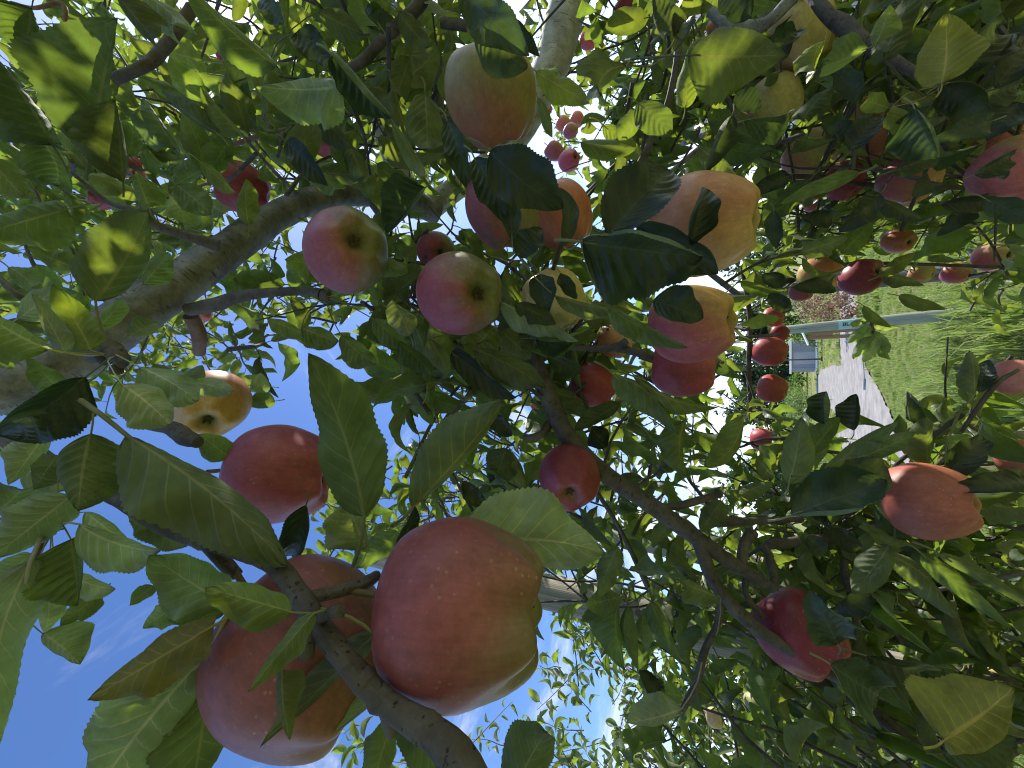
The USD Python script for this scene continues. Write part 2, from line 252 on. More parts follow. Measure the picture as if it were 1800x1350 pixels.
# ------------------------------------------------------------------ leaves
def outline(t):
    f = np.power(np.clip(t, 0, 1), 0.58) * np.power(np.clip(1 - t, 0, 1), 0.78)
    return f / (0.4265 ** 0.58 * 0.5735 ** 0.78)
def leaf(P0, P1, N, wl, wr, al, ar, top_to_N, rng, nt=9, ns=3, bend=0.0, curl=0.0, wave=0.0, serr=0.0, pet=0.25, cup=0.35, petdir=None, twist=0.0, tip=0.0, reach=None):
    """one blade: midrib P0 -> P1, N the side that is looked at; real half widths wl, wr; al, ar = how far each half folds away from N.
    Returns v, f, uv. top_to_N: whether the glossy upper face looks along N."""
    ax = P1 - P0; L = np.linalg.norm(ax); a = ax / L
    N = unit(N - a * (N @ a)); R = np.cross(a, N)
    t = np.linspace(0, 1, nt + 1); sgn = 1.0 if top_to_N else -1.0
    ph = rng.uniform(0, 6.28, 4); rl = (rng.uniform(4, 9), rng.uniform(0, 6.28))
    mid = P0 + t[:, None] * ax + (bend * L * 4 * t * (1 - t))[:, None] * R - (curl * L * (t ** 2 - t))[:, None] * N - sgn * (tip * L * np.clip(t - .55, 0, 1) ** 2 * 2.2)[:, None] * N
    s = np.linspace(-1, 1, 2 * ns + 1)
    o = outline(t)
    tw = (twist * (t - .4))[:, None]; Rt, Nt = np.cos(tw) * R + np.sin(tw) * N, np.cos(tw) * N - np.sin(tw) * R
    V = np.zeros((nt + 1, 2 * ns + 1, 3))
    for j, sj in enumerate(s):
        w = wr if sj > 0 else wl; th = ar if sj > 0 else al; k = abs(sj)
        oo = o.copy()
        if serr and k > 0: oo = oo * (1 + .11 * np.sin(t * rl[0] + rl[1] + (2.1 if sj > 0 else 0)) + .05 * np.sin(t * 17 + rl[1] * 2 + (1.1 if sj > 0 else 0)))
        if serr and k == 1: oo = oo * (1 + serr * np.where(np.arange(nt + 1) % 2 == 0, 1, -1) * (np.arange(nt + 1) > 2))
        d = w * oo * k
        bendang = th + cup * (k - 0.5)
        ripple = wave * w * k ** 1.5 * (np.sin(t * 11 + ph[0] + (1.7 if sj > 0 else 0)) * 0.6 + np.sin(t * 19 + ph[1] + sj)*0.4) * o
        puff = 0.11 * w * np.sin((t - 0.26 * k) * 8 * 6.283) * k * (1 - k) * 2 * (wave > 0)
        V[:, j] = mid + (np.sign(sj) * d * math.cos(bendang))[:, None] * Rt + (sgn * d * math.sin(bendang) + ripple + puff)[:, None] * Nt + (0.10 * d * (1 - t))[:, None] * a
    cols = 2 * ns + 1
    i, j = np.meshgrid(np.arange(nt), np.arange(cols - 1), indexing='ij')
    q = np.stack([i * cols + j, i * cols + j + 1, (i + 1) * cols + j + 1, (i + 1) * cols + j], -1).reshape(-1, 4)
    f = np.vstack([q[:, [0, 1, 2]], q[:, [0, 2, 3]]])
    # R = a x N: quad (j -> +R, i -> +a): R x a = N * ... keep faces towards N, flip if the top looks away
    if not top_to_N: f = f[:, ::-1]
    uv = np.stack([np.broadcast_to(((s + 1) / 2)[None], (nt + 1, cols)), np.broadcast_to(t[:, None], (nt + 1, cols))], -1).reshape(-1, 2)
    v = V.reshape(-1, 3)
    if pet > 0:
        pd = -a if petdir is None else petdir
        m = 7 if nt > 12 else 3
        if reach: pet = reach
        pp = spline([P0 + a * L * 0.12, P0, P0 + 0.5 * pet * L * unit(pd - 0.2 * a), P0 + pet * L * (pd if reach else unit(pd + np.array([0, 0, 0.25])))], m)
        pr = L * np.linspace(0.009, 0.014, m)
        pv, pf, puv = tube(pp - N * 0.004 * L * sgn, pr, 5 if nt > 12 else 3, close=False)
        if not top_to_N: pass
        f = np.vstack([f, pf[:, ::-1] + len(v)]); v = np.vstack([v, pv]); uv = np.vstack([uv, np.tile([[0.5, 0.0]], (len(pv), 1))])
    return v, f, uv

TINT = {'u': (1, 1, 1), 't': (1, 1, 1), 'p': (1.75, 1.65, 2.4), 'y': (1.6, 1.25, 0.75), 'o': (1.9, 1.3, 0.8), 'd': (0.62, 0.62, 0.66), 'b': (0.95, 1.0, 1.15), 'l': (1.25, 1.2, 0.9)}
class Tree:
    def __init__(self, name, label, loc, cat='apple tree', group=None):
        self.x = thing(name, label, cat, loc, group); self.leaves = []
    def branch(self, pts, m='bark_dark', name='branch', sides=10, n=None, bumpy=0.12, seed=0):
        """pts rows: px, py, depth, radius px"""
        P = np.array([[*at(p[0], p[1], p[2]), p[3] * p[2] / F] for p in pts])
        return self.wbranch(P, m, name, sides, n or 8 * len(P), bumpy, seed)
    def wbranch(self, P, m='bark_dark', name='branch', sides=10, n=24, bumpy=0.12, seed=0):
        q = spline(P, n); v, f, uv = tube(q[:, :3], np.maximum(q[:, 3], 0.0006), sides, bumpy, seed)
        return obj(name, (v, f), m, self.x, smooth=True, uv=uv)
    def add(self, v, f, uv, tint, size, force=False, m='leaf'):
        self.leaves.append((v, f, uv, np.broadcast_to(tint, (len(v), 3)), size + (1e6 if force else 0), m))
    def finish(self, most=290):
        self.leaves.sort(key=lambda l: -l[4])
        for v, f, uv, c, s, m in self.leaves[:most]:
            obj('leaf', (v, f), m, self.x, smooth=True, uv=uv, tint=c)
        rest = self.leaves[most:]
        if rest:
            v, f = join([(l[0], l[1]) for l in rest])
            m = obj('foliage', (v, f), 'leaf', self.x, smooth=True, uv=np.vstack([l[2] for l in rest]), tint=np.vstack([l[3] for l in rest]))
            tag(m, kind='stuff')

# ------------------------------------------------------------------ ground, road
def sheet(px_pts, z):
    P = np.array([ground(x, y, z)[:2] for x, y in px_pts])
    import shapely
    poly = shapely.Polygon(P).buffer(0)
    v, f = trimesh.creation.triangulate_polygon(poly, engine='earcut')
    return np.column_stack([v, np.full(len(v), z)]), f
gx = np.concatenate([np.linspace(-900, -42, 12), np.linspace(-40, 40, 81), np.linspace(42, 900, 12)]); gy = np.concatenate([np.linspace(-300, -5, 8), np.linspace(-4, 60, 65), np.linspace(64, 1500, 14)])
X, Y = np.meshgrid(gx, gy, indexing='ij')
def height(x, y):
    r = np.hypot(x, y)
    hill = np.clip((r - 70) / 400, 0, 1) ** 1.3 * 16 * (0.6 + 0.8 * meshkit.fbm(np.stack([x / 120, y / 120, 0 * x], -1), 3, 5))
    return -0.03 + hill
Z = height(X, Y)
i, j = np.meshgrid(np.arange(len(gx) - 1), np.arange(len(gy) - 1), indexing='ij'); n_ = len(gy)
q = np.stack([i * n_ + j, (i + 1) * n_ + j, (i + 1) * n_ + j + 1, i * n_ + j + 1], -1).reshape(-1, 4)
tag(obj('ground', (np.stack([X, Y, Z], -1).reshape(-1, 3), np.vstack([q[:, [0, 1, 2]], q[:, [0, 2, 3]]])), 'grass_ground', smooth=True), 'sunlit grassy orchard ground', kind='structure')
ROAD = [(1507, 300), (1507, 540), (1507, 573), (1521, 642), (1544, 683), (1573, 746), (1640, 900), (1740, 1100), (1800, 1280), (1470, 1280), (1466, 900), (1472, 745), (1466, 722), (1452, 712), (1440, 712), (1434, 700), (1436, 668), (1442, 650), (1460, 644), (1478, 640), (1477, 575), (1476, 300)]
def ragged(pts):
    P = np.array(pts, float); out = []
    for a, b in zip(P, np.roll(P, -1, 0)):
        m = max(1, int(np.hypot(*(b - a)) / 3)) if abs(a[1] - b[1]) < 300 and abs(a[0] - b[0]) < 300 else 40
        for t in np.arange(m) / m:
            q = a + (b - a) * t; k = 1.0 if 1430 < q[0] < 1650 and 500 < q[1] < 920 else 0
            out.append(q + k * np.array([(meshkit.fbm(np.array([[q[0] / 9, q[1] / 9, 0]]), 3, 1)[0] - .5) * 7 * (q[0] - 1395) / 110, (meshkit.fbm(np.array([[q[0] / 9, q[1] / 9, 5]]), 3, 2)[0] - .5) * 9]))
    return out
ROAD = ragged(ROAD)
tag(obj('road', sheet(ROAD, 0.0), 'gravel_road'), 'grey gravel drive curving past the orchard', kind='structure')

# ------------------------------------------------------------------ grass
rng = np.random.default_rng(4)
def blade_tuft(n, h, spread, rng, wid=0.006):
    ms = []
    for k in range(n):
        a = rng.uniform(0, 6.28); b = rng.uniform(0, 6.28); p = np.array([math.cos(b), math.sin(b), 0]) * spread * rng.uniform(0, 1)
        d = np.array([math.cos(a), math.sin(a), 0]); w = np.array([-d[1], d[0], 0]) * wid
        hh = h * rng.uniform(0.5, 1.0); lean = rng.uniform(0.1, 0.75)
        pts = [p, p + d * hh * lean * 0.3 + np.array([0, 0, hh * 0.6]), p + d * hh * lean + np.array([0, 0, hh * (1 - 0.35 * lean)])]
        v = np.array([pts[0] - w, pts[0] + w, pts[1] - w * 0.8, pts[1] + w * 0.8, pts[2]])
        ms.append((v, np.array([[0, 1, 3], [0, 3, 2], [2, 3, 4]])))
    return join(ms)
def instancer(name, protos, mname, pos, scale, yaw, parent=None, label=None, cat=None, kind='stuff', quat=None):
    base = '/World' if parent is None else str(parent.GetPath())
    off = np.zeros(3) if parent is None else parent.loc
    pi = UsdGeom.PointInstancer.Define(stage, numbered(f'{base}/{name}'))
    kids = []
    for k, pm in enumerate(protos):
        m = usdkit.mesh(stage, f'{pi.GetPath()}/piece_{k:03d}', pm, MAT[mname]); kids.append(m.GetPath())
    pi.CreatePrototypesRel().SetTargets(kids)
    n = len(pos)
    pi.CreateProtoIndicesAttr(Vt.IntArray.FromNumpy((np.arange(n) % len(protos)).astype(np.int32)))
    pi.CreatePositionsAttr(Vt.Vec3fArray.FromNumpy((np.asarray(pos) - off).astype(np.float32)))
    pi.CreateScalesAttr(Vt.Vec3fArray.FromNumpy(np.repeat(np.asarray(scale, np.float32)[:, None], 3, 1)))
    if quat is None:
        q = [Gf.Quath(float(math.cos(a / 2)), 0.0, 0.0, float(math.sin(a / 2))) for a in yaw]
    else:
        q = [Gf.Quath(*map(float, r)) for r in quat]
    pi.CreateOrientationsAttr(Vt.QuathArray(q))
    tag(pi, label, cat, None, kind); return pi
import shapely
road_poly = shapely.Polygon([ground(x, y)[:2] for x, y in ROAD]).buffer(0)
def scatter_ground(n, ymin, ymax, dens_pow, rng, xr=(0.9, 0.9)):
    y = ymin + (ymax - ymin) * rng.uniform(0, 1, n) ** dens_pow
    x = rng.uniform(-xr[0], xr[1], n) * (y * 1.15 + 1.0)
    ok = ~shapely.contains_xy(road_poly.buffer(0.08), x, y)
    return x[ok], y[ok]
x, y = scatter_ground(22000, 2.6, 13.0, 1.5, rng)
instancer('grass', [blade_tuft(18, 0.10, 0.10, rng, 0.0045) for _ in range(6)], 'grass_blade', np.stack([x, y, np.full_like(x, -0.03)], 1), rng.uniform(0.5, 1.15, len(x)), rng.uniform(0, 6.28, len(x)), label='short sunlit green grass covering the orchard floor', cat='grass')
x, y = scatter_ground(9000, 12.0, 40.0, 1.3, rng)
instancer('grass', [blade_tuft(16, 0.2, 0.22, rng, 0.014) for _ in range(4)], 'grass_blade', np.stack([x, y, np.full_like(x, -0.03)], 1), rng.uniform(0.4, 1.1, len(x)), rng.uniform(0, 6.28, len(x)), label='rough grass further off beyond the road edge', cat='grass')
g0 = ground(1725, 612)
x = g0[0] + rng.normal(0, 0.38, 170); y = g0[1] + rng.normal(0, 0.5, 170)
instancer('tall_grass', [blade_tuft(14, 0.62, 0.05, rng, 0.007) for _ in range(4)], 'grass_blade', np.stack([x, y, np.full_like(x, -0.03)], 1), rng.uniform(0.5, 1.1, len(x)), rng.uniform(0, 6.28, len(x)), label='clump of long blades of grass by the foot of the wooden pole', cat='grass')

# ------------------------------------------------------------------ far things
def leafcard(L, W):
    v = np.array([[0, 0, 0], [L * .35, W, L * .06], [L * .35, -W, L * .06], [L * .4, 0, 0], [L, 0, -L * .1]])
    return v, np.array([[0, 3, 1], [0, 2, 3], [3, 4, 1], [2, 4, 3]])
def rand_quat(n, rng):
    q = rng.normal(size=(n, 4)); return q / np.linalg.norm(q, axis=1, keepdims=True)
def bushy(name, label, cat, base, h, w, n, mname, leafL, seed, trunk=True, shape=0.5, lift=0.0, group=None, kind_name='crown'):
    rng = np.random.default_rng(seed)
    t = thing(name, label, cat, base, group)
    b = np.asarray(base, float)
    nc = 26
    cl = rng.normal(size=(nc, 3)); cl = unit(cl) * rng.uniform(0.25, 0.95, (nc, 1)) ** 0.6
    cr = rng.uniform(0.16, 0.36, nc)
    k = rng.integers(0, nc, n)
    P = cl[k] + rng.normal(size=(n, 3)) * cr[k][:, None] * 0.62
    zz = (P[:, 2] + 1) / 2
    taper = 1 - shape * np.clip(zz, 0, 1)
    pos = b + np.stack([P[:, 0] * w * taper, P[:, 1] * w * taper, lift * h + np.clip(zz, -0.02, 1.15) * h * (1 - lift)], 1)
    instancer(kind_name, [leafcard(leafL, leafL * .3), leafcard(leafL * .8, leafL * .28)], mname, pos, rng.uniform(0.6, 1.3, n), None, t, quat=rand_quat(n, rng))
    if trunk:
        q = spline(np.array([[*b, 0.045 * w + .03], [*(b + [0.06 * w, 0, h * .4]), 0.035 * w + .02], [*(b + [0, .05, h * .85]), 0.01 * w + .01]]), 8)
        v, f, uv = tube(q[:, :3], q[:, 3], 8, 0.1); obj('trunk', (v, f), 'bark_dark', t, smooth=True, uv=uv)
        for a in range(4):
            an = a * 1.7 + seed; e = b + np.array([math.cos(an) * w * .5, math.sin(an) * w * .5, h * (.55 + .1 * a)])
            st = b + np.array([0.04 * w, 0, h * (.25 + .1 * a)])
            q = spline(np.array([[*st, .02 * w + .012], [*((st + e) / 2 + [0, 0, .05 * h]), .014 * w + .008], [*e, .006 * w + .004]]), 6)
            v, f, uv = tube(q[:, :3], q[:, 3], 6); obj('branch', (v, f), 'bark_dark', t, smooth=True, uv=uv)
    return t
# shed at the far side of the road
S = ground(1437, 622)
sh = thing('shed', 'small blue grey shed with white roof edge beyond the gravel road', 'shed', S)
yaw = 0.1
def rotbox(x0, x1, y0, y1, z0, z1, o, a):
    v, f = box(x0, x1, y0, y1, z0, z1); R = np.array([[math.cos(a), -math.sin(a), 0], [math.sin(a), math.cos(a), 0], [0, 0, 1]]); return v @ R.T + o, f
obj('wall', rotbox(-1.05, 1.05, 0, 2.2, 0.12, 1.55, S, yaw), 'shed_wall', sh)
obj('base', rotbox(-1.12, 1.12, -0.05, 2.25, 0.0, 0.118, S, yaw), 'white_paint', sh)
obj('roof', rotbox(-1.18, 1.18, -0.14, 2.35, 1.552, 1.70, S, yaw), 'white_paint', sh)
obj('corner_board', rotbox(1.02, 1.08, -0.03, 0.06, 0.12, 1.54, S, yaw), 'white_paint', sh)
obj('door', rotbox(-0.75, 0.15, -0.03, -0.003, 0.14, 1.42, S, yaw), 'house_grey', sh)
for k in range(9): obj('siding_board', rotbox(-1.0 + .225 * k, -1.0 + .225 * k + .012, -0.012, -0.002, 0.15, 1.5, S, yaw), 'roof_grey', sh) if not -0.8 < -1.0 + .225 * k < 0.2 else None
# thin lamp pole
Lp = ground(1445, 631)
lp = thing('lamp_pole', 'thin dark pole standing in front of the grey shed', 'pole', Lp)
q = spline(np.array([[*Lp, .055], [*(Lp + [0, 0, 2.0]), .05], [*(Lp + [0, 0, 4.2]), .04]]), 6); v, f, uv = tube(q[:, :3], q[:, 3], 8); obj('shaft', (v, f), 'dark_metal', lp, uv=uv)
obj('foot', rotbox(-.12, .12, -.12, .12, 0, .06, Lp, 0), 'dark_metal', lp)
obj('lamp_head', rotbox(-.09, .09, -.3, .09, 4.2, 4.3, Lp, 0), 'dark_metal', lp)
# brown sign frame by the road
B = ground(1514, 584)
sg = thing('roadside_sign', 'brown wooden twin post sign frame with slanted white top board beside the road', 'sign', B)
for k in (-1, 1):
    obj('post', rotbox(k * .085 - .045, k * .085 + .045, -.045, .045, -0.03, 1.22, B, .1), 'brown_wood', sg)
obj('cross_board', rotbox(-.05, .05, -.07, -.047, .62, 1.1, B, .1), 'brown_wood', sg)
v, f = box(-.30, .16, -.2, .2, 0, .03); ca, sa = math.cos(-.35), math.sin(-.35)
v = v @ np.array([[ca, 0, sa], [0, 1, 0], [-sa, 0, ca]]).T + B + [0, 0, 1.27]; obj('top_board', (v, f), 'white_paint', sg)
# wooden pole with a plate
Pb, dp = ground(1738, 546), ray(1738, 546) @ FWD
top = at(1352, 583, (Pb - EYE) @ FWD * 1.0)
dist = (Pb - EYE)[1]; tr_ = ray(1352, 583); top = EYE + tr_ * (dist / tr_[1])
pl = thing('wooden_pole', 'weathered greenish wooden pole with small pale plate standing in the grass', 'pole', Pb)
q = spline(np.array([[*(Pb - [0, 0, .1]), .066], [*(Pb * .5 + top * .5), .058], [*top, .05]]), 40); v, f, uv = tube(q[:, :3], q[:, 3], 20, 0.05, 3); obj('shaft', (v, f), 'pole_wood', pl, smooth=True, uv=uv)
POLE_UV = (q, uv)
def pole_at(px):
    t = np.linspace(0, 1, 200)[:, None]; L = Pb + (top - Pb) * t; p = np.array([pix(x)[0] for x in L]); return L[np.argmin(abs(p - px))]
p0, p1 = pole_at(1502), pole_at(1473)
def curved_plate(p0, p1, r, a0, a1, z0, z1, n=8):
    up = unit(p1 - p0); fr = unit(np.array([EYE[0] - p0[0], EYE[1] - p0[1], 0])); rt = np.cross(up, fr)
    V = []
    for rr in (r, r + .004):
        for z in (z0, z1):
            for a in np.linspace(a0, a1, n): V.append(p0 + up * z + rr * (math.cos(a) * fr + math.sin(a) * rt))
    m = trimesh.convex.convex_hull(np.array(V)) if n == 2 else None
    idx = lambda a, b, k: a * 2 * n + b * n + k
    Fc = []
    for k in range(n - 1):
        Fc += [[idx(1, 0, k), idx(1, 0, k + 1), idx(1, 1, k + 1)], [idx(1, 0, k), idx(1, 1, k + 1), idx(1, 1, k)]]
        for (a, b), (c, d) in (((0, 0), (1, 0)), ((1, 1), (0, 1))): Fc += [[idx(a, b, k), idx(a, b, k + 1), idx(c, d, k + 1)], [idx(a, b, k), idx(c, d, k + 1), idx(c, d, k)]]
    return np.array(V), np.array(Fc)
H = np.linalg.norm(p1 - p0)
pt = obj('name_plate', curved_plate(p0, p1, .062, -.95, .95, 0, H), 'label_plate', pl)
fr = unit(np.array([EYE[0] - p0[0], EYE[1] - p0[1], 0])); up = unit(p1 - p0); rt = np.cross(up, fr)
txt = meshkit.text_mesh('BL40. 1', 0.038, 0.002, bold=True); tv = np.array(txt.vertices)
tv = p1 - up * (H * .22 + tv[:, :1]) + rt * (tv[:, 1:2] - .016) + fr * (0.0668 + tv[:, 2:3]); obj('lettering', (tv, np.array(txt.faces)), 'ink', pl)

# bushes, hedges and distant trees
def B_(px, py): return ground(px, py)
bushy('shrub', 'reddish flowering shrub left of the road seen past the pole', 'shrub', B_(1487, 522), 1.5, 1.3, 1500, 'red_leaf', .10, 3, False)
bushy('shrub', 'low red leaved shrub at the road edge behind the pole', 'shrub', B_(1512, 543), .8, .6, 700, 'red_leaf', .08, 4, False)
bushy('shrub', 'green shrub on the bank above the flowering shrub', 'shrub', B_(1470, 515), 2.2, 1.5, 1500, 'pale_leaf', .12, 9, False)
bushy('young_tree', 'leafy young tree growing against the grey shed', 'tree', B_(1443, 575), 1.75, 1.5, 2200, 'far_leaf', .14, 5)
bushy('leafy_bush', 'large pale green bush left of the road mouth', 'bush', B_(1446, 722), 2.0, 1.8, 3400, 'pale_leaf', .11, 6, False)
bushy('leafy_bush', 'pale green bush behind the road island furthest left', 'bush', B_(1452, 800), 2.6, 2.0, 3400, 'pale_leaf', .12, 7, False)
bushy('leafy_bush', 'round bush beside the far field hedge', 'bush', B_(1425, 690), 2.4, 3.0, 2600, 'far_leaf', .16, 8, False)
lab = ['tall dark evergreen tree beyond the field, behind the shed', 'broad dark evergreen beyond the field left of the shed', 'dark distant evergreen right of the shed', 'dark evergreen at the far right of the field', 'dark evergreen at the far left of the field', 'low evergreen between the two tallest far ones']
for k, (px, d, h, w) in enumerate([(640, 62, 9.5, 5), (720, 66, 10.5, 6), (560, 64, 8.5, 5), (440, 70, 11, 7), (850, 60, 10, 6), (680, 75, 8.0, 5)]):
    r = ray(1390, px); b = EYE + r * (d / r[1]); b[2] = height(b[0], b[1]) - .1
    bushy('evergreen', lab[k], 'tree', b, h, w, 3000, 'dark_leaf', .6, 20 + k, True, .75, group=None)
for k, (x, y, h, w) in enumerate([(-2.2, -2.6, 3.0, 1.3), (0.1, -3.0, 3.2, 1.3), (2.3, -2.7, 3.1, 1.4), (-3.4, .6, 2.9, 1.2)]):
    bushy('orchard_tree', ['orchard tree of the next row, behind at left', 'orchard tree of the next row, straight behind', 'orchard tree of the next row, behind at right', 'orchard tree just outside the view at the left'][k], 'apple tree', (x, y, 0), h, w, 5200, 'far_leaf', .085, 40 + k, True, .35, .22)
# pale house to the right
Hh = np.array([11.0, 12.2, 0.0]); ha = -0.75
hs = thing('house', 'pale house with grey upper wall glimpsed through the leaves at the right of the orchard', 'house', Hh)
obj('wall', rotbox(-4.5, 4.5, 0, 6, 0, 2.3, Hh, ha), 'house_wall', hs)
obj('upper_wall', rotbox(-4.5, 4.5, 0.01, 6, 2.302, 3.2, Hh, ha), 'house_grey', hs)
rv = np.array([[-4.9, -.5, 3.2], [4.9, -.5, 3.2], [4.9, 6.5, 3.2], [-4.9, 6.5, 3.2], [-4.9, 3, 4.6], [4.9, 3, 4.6], [-4.9, -.5, 3.32], [4.9, -.5, 3.32]])
R_ = np.array([[math.cos(ha), -math.sin(ha), 0], [math.sin(ha), math.cos(ha), 0], [0, 0, 1]])
obj('roof', (rv @ R_.T + Hh, np.array([[0, 1, 7], [0, 7, 6], [6, 7, 5], [6, 5, 4], [1, 2, 5], [1, 5, 7], [2, 3, 4], [2, 4, 5], [3, 0, 6], [3, 6, 4], [0, 3, 2], [0, 2, 1]])), 'roof_grey', hs)
for wx in (-3.2, -1.0, 1.4, 3.2):
    w = obj('window', rotbox(wx - .5, wx + .5, -.04, -.002, .8, 2.0, Hh, ha), 'white_paint', hs); obj('pane', rotbox(wx - .43, wx + .43, -.046, -.041, .87, 1.93, Hh, ha), 'glass_pane', w)

# ------------------------------------------------------------------ trellis posts and chain
def post(name, pts, label, mname='post_wood', seed=0, ext=None):
    P = np.array([[*at(p[0], p[1], p[2]), p[3] * p[2] / F] for p in pts])
    d = unit(P[-1, :3] - P[0, :3]); g = P[-1, :3] + d * (P[-1, 2] + 0.3) / -d[2]      # runs on into the ground
    t = thing(name, label, 'post', [g[0], g[1], 0], 'wooden trellis posts')
    q = spline(np.vstack([P, [*g, P[-1, 3]]]), 60); v, f, uv = tube(q[:, :3], q[:, 3], 24, 0.035, seed)
    obj('shaft', (v, f), mname, t, smooth=40, uv=None if False else None)
    return t, (v, f, uv)
for args in (([(640, 967, 1.33, 20), (680, 978, 1.30, 22), (1060, 1062, 1.05, 31), (1290, 1120, .97, 34)], 'thick weathered post leaning behind the largest apple', 1),
             ([(1010, 930, 2.2, 13), (1200, 968, 1.85, 16), (1540, 1044, 1.5, 21), (1790, 1108, 1.36, 26)], 'thinner grey post running behind the drooping branch towards the lower right', 2)):
    P = np.array([[*at(p[0], p[1], p[2]), p[3] * p[2] / F] for p in args[0]])
    d = unit(P[-1, :3] - P[0, :3]); g = P[-1, :3] + d * (P[-1, 2] + 0.2) / max(1e-3, -d[2])
    t = thing('trellis_post', args[1], 'post', [g[0], g[1], 0])
    q = spline(np.vstack([P, [*((P[-1, :3] + g) / 2), P[-1, 3]], [*g, P[-1, 3]]]), 70); v, f, uv = tube(q[:, :3], q[:, 3], 24, 0.035, args[2])
    obj('shaft', (v, f), 'post_wood', t, smooth=True, uv=uv)
    hp = at(1272, 1050, 1.0) if args[2] == 1 else at(1300, 985, 1.7)
    for k in range(3):
        i = 22 + 9 * k; c = q[i, :3]; toc = unit(EYE - c); ax = unit(q[i + 1, :3] - q[i, :3]); nrm = unit(toc - ax * (toc @ ax))
        kn = trimesh.creation.icosphere(2, 1.0); kv = np.array(kn.vertices); side = np.cross(ax, nrm)
        kv = c + nrm * q[i, 3] * .97 + kv[:, :1] * ax * q[i, 3] * .32 + kv[:, 1:2] * side * q[i, 3] * .2 + kv[:, 2:3] * nrm * q[i, 3] * .1
        obj('knot', (kv, np.array(kn.faces)), 'bark_dark', t, smooth=True)
def torus_link(c, ax, nrm, L, W, r):
    s = np.linspace(0, 2 * np.pi, 17)[:-1]; sd = np.cross(ax, nrm)
    pts = c + np.cos(s)[:, None] * ax * L + np.sin(s)[:, None] * sd * W
    pts = np.vstack([pts, pts[:1]]); v, f, uv = tube(pts, r, 6, close=False); return v, f
ch = thing('plastic_chain', 'black plastic tree chain hanging between the leaves at the weathered posts', 'chain', at(1198, 1050, .98))
cp = spline(np.array([at(1206, 985, .98), at(1202, 1020, .98), at(1192, 1070, .97), at(1184, 1115, .95), at(1182, 1135, .95)]), 15)
for k in range(14):
    c = (cp[k] + cp[k + 1]) / 2; ax = unit(cp[k + 1] - cp[k]); vw = unit(EYE - c); nr = unit(vw - ax * (vw @ ax)); sd = np.cross(ax, nr)
    nr = nr if k % 2 == 0 else unit(nr * .35 + sd)
    obj('link', torus_link(c, ax, nr, np.linalg.norm(cp[k + 1] - cp[k]) * .68, .0052, .0021), 'chain', ch, smooth=True)

# ------------------------------------------------------------------ trees near by
def gnd(px, py, d, dx=0, dy=0):
    p = at(px, py, d); return (p[0] + dx, p[1] + dy, 0)
base_A = gnd(1010, -30, .92, .25, .15)
A = Tree('apple_tree', 'nearest apple tree with pale grey limbs arching overhead from the right', base_A)
Bt = Tree('apple_tree', 'apple tree at the right with yellow apples low among dark leaves', gnd(1500, 150, 1.5, .2, .3))
Ct = Tree('apple_tree', 'apple tree at the left whose dark twigs cross the leaning grey posts', gnd(1760, 1280, 1.0, -.15, .3))
Dt = Tree('apple_tree', 'taller apple tree behind with thin shoots against the blue sky', gnd(900, 560, 2.2, 0, .2))
Et = Tree('apple_tree', 'sunlit apple tree beyond the posts at the far left', gnd(1150, 1260, 2.9, 0, .3))
Gt = Tree('apple_tree', 'sunlit apple tree behind the yellow apples, nearest the house', gnd(1400, 260, 3.0, .2, .4))
# limbs of the nearest tree (px, py, depth, radius px)
A.branch([(-40, 700, .40, 38), (60, 668, .42, 38), (170, 600, .45, 40), (240, 550, .47, 38), (330, 488, .52, 33), (420, 425, .58, 28), (500, 373, .66, 23), (575, 345, .74, 22), (650, 340, .82, 21), (720, 352, .88, 22), (770, 378, .92, 18)], 'bark_pale', 'limb', 20, 90, .10, 1)
A.branch([(1010, -30, .92, 35), (985, 60, .94, 33), (962, 135, .95, 29), (890, 260, .95, 25), (800, 332, .94, 20), (745, 372, .92, 22)], 'bark_white', 'limb', 18, 60, .10, 2)
A.branch([(645, 130, .86, 13), (672, 215, .88, 17), (692, 285, .90, 18), (725, 345, .92, 22), (745, 372, .92, 20)], 'bark_white', 'limb', 16, 40, .12, 3)
pa = at(1010, -30, .92); gb = np.array(base_A)
A.wbranch(np.array([[*gb, .075], [*(gb * .6 + pa * .4 + [.03, .02, 0]), .062], [*(gb * .25 + pa * .75 + [.04, 0, .02]), .052], [*pa, .046]]), 'bark_white', 'trunk', 18, 40, .08, 4)
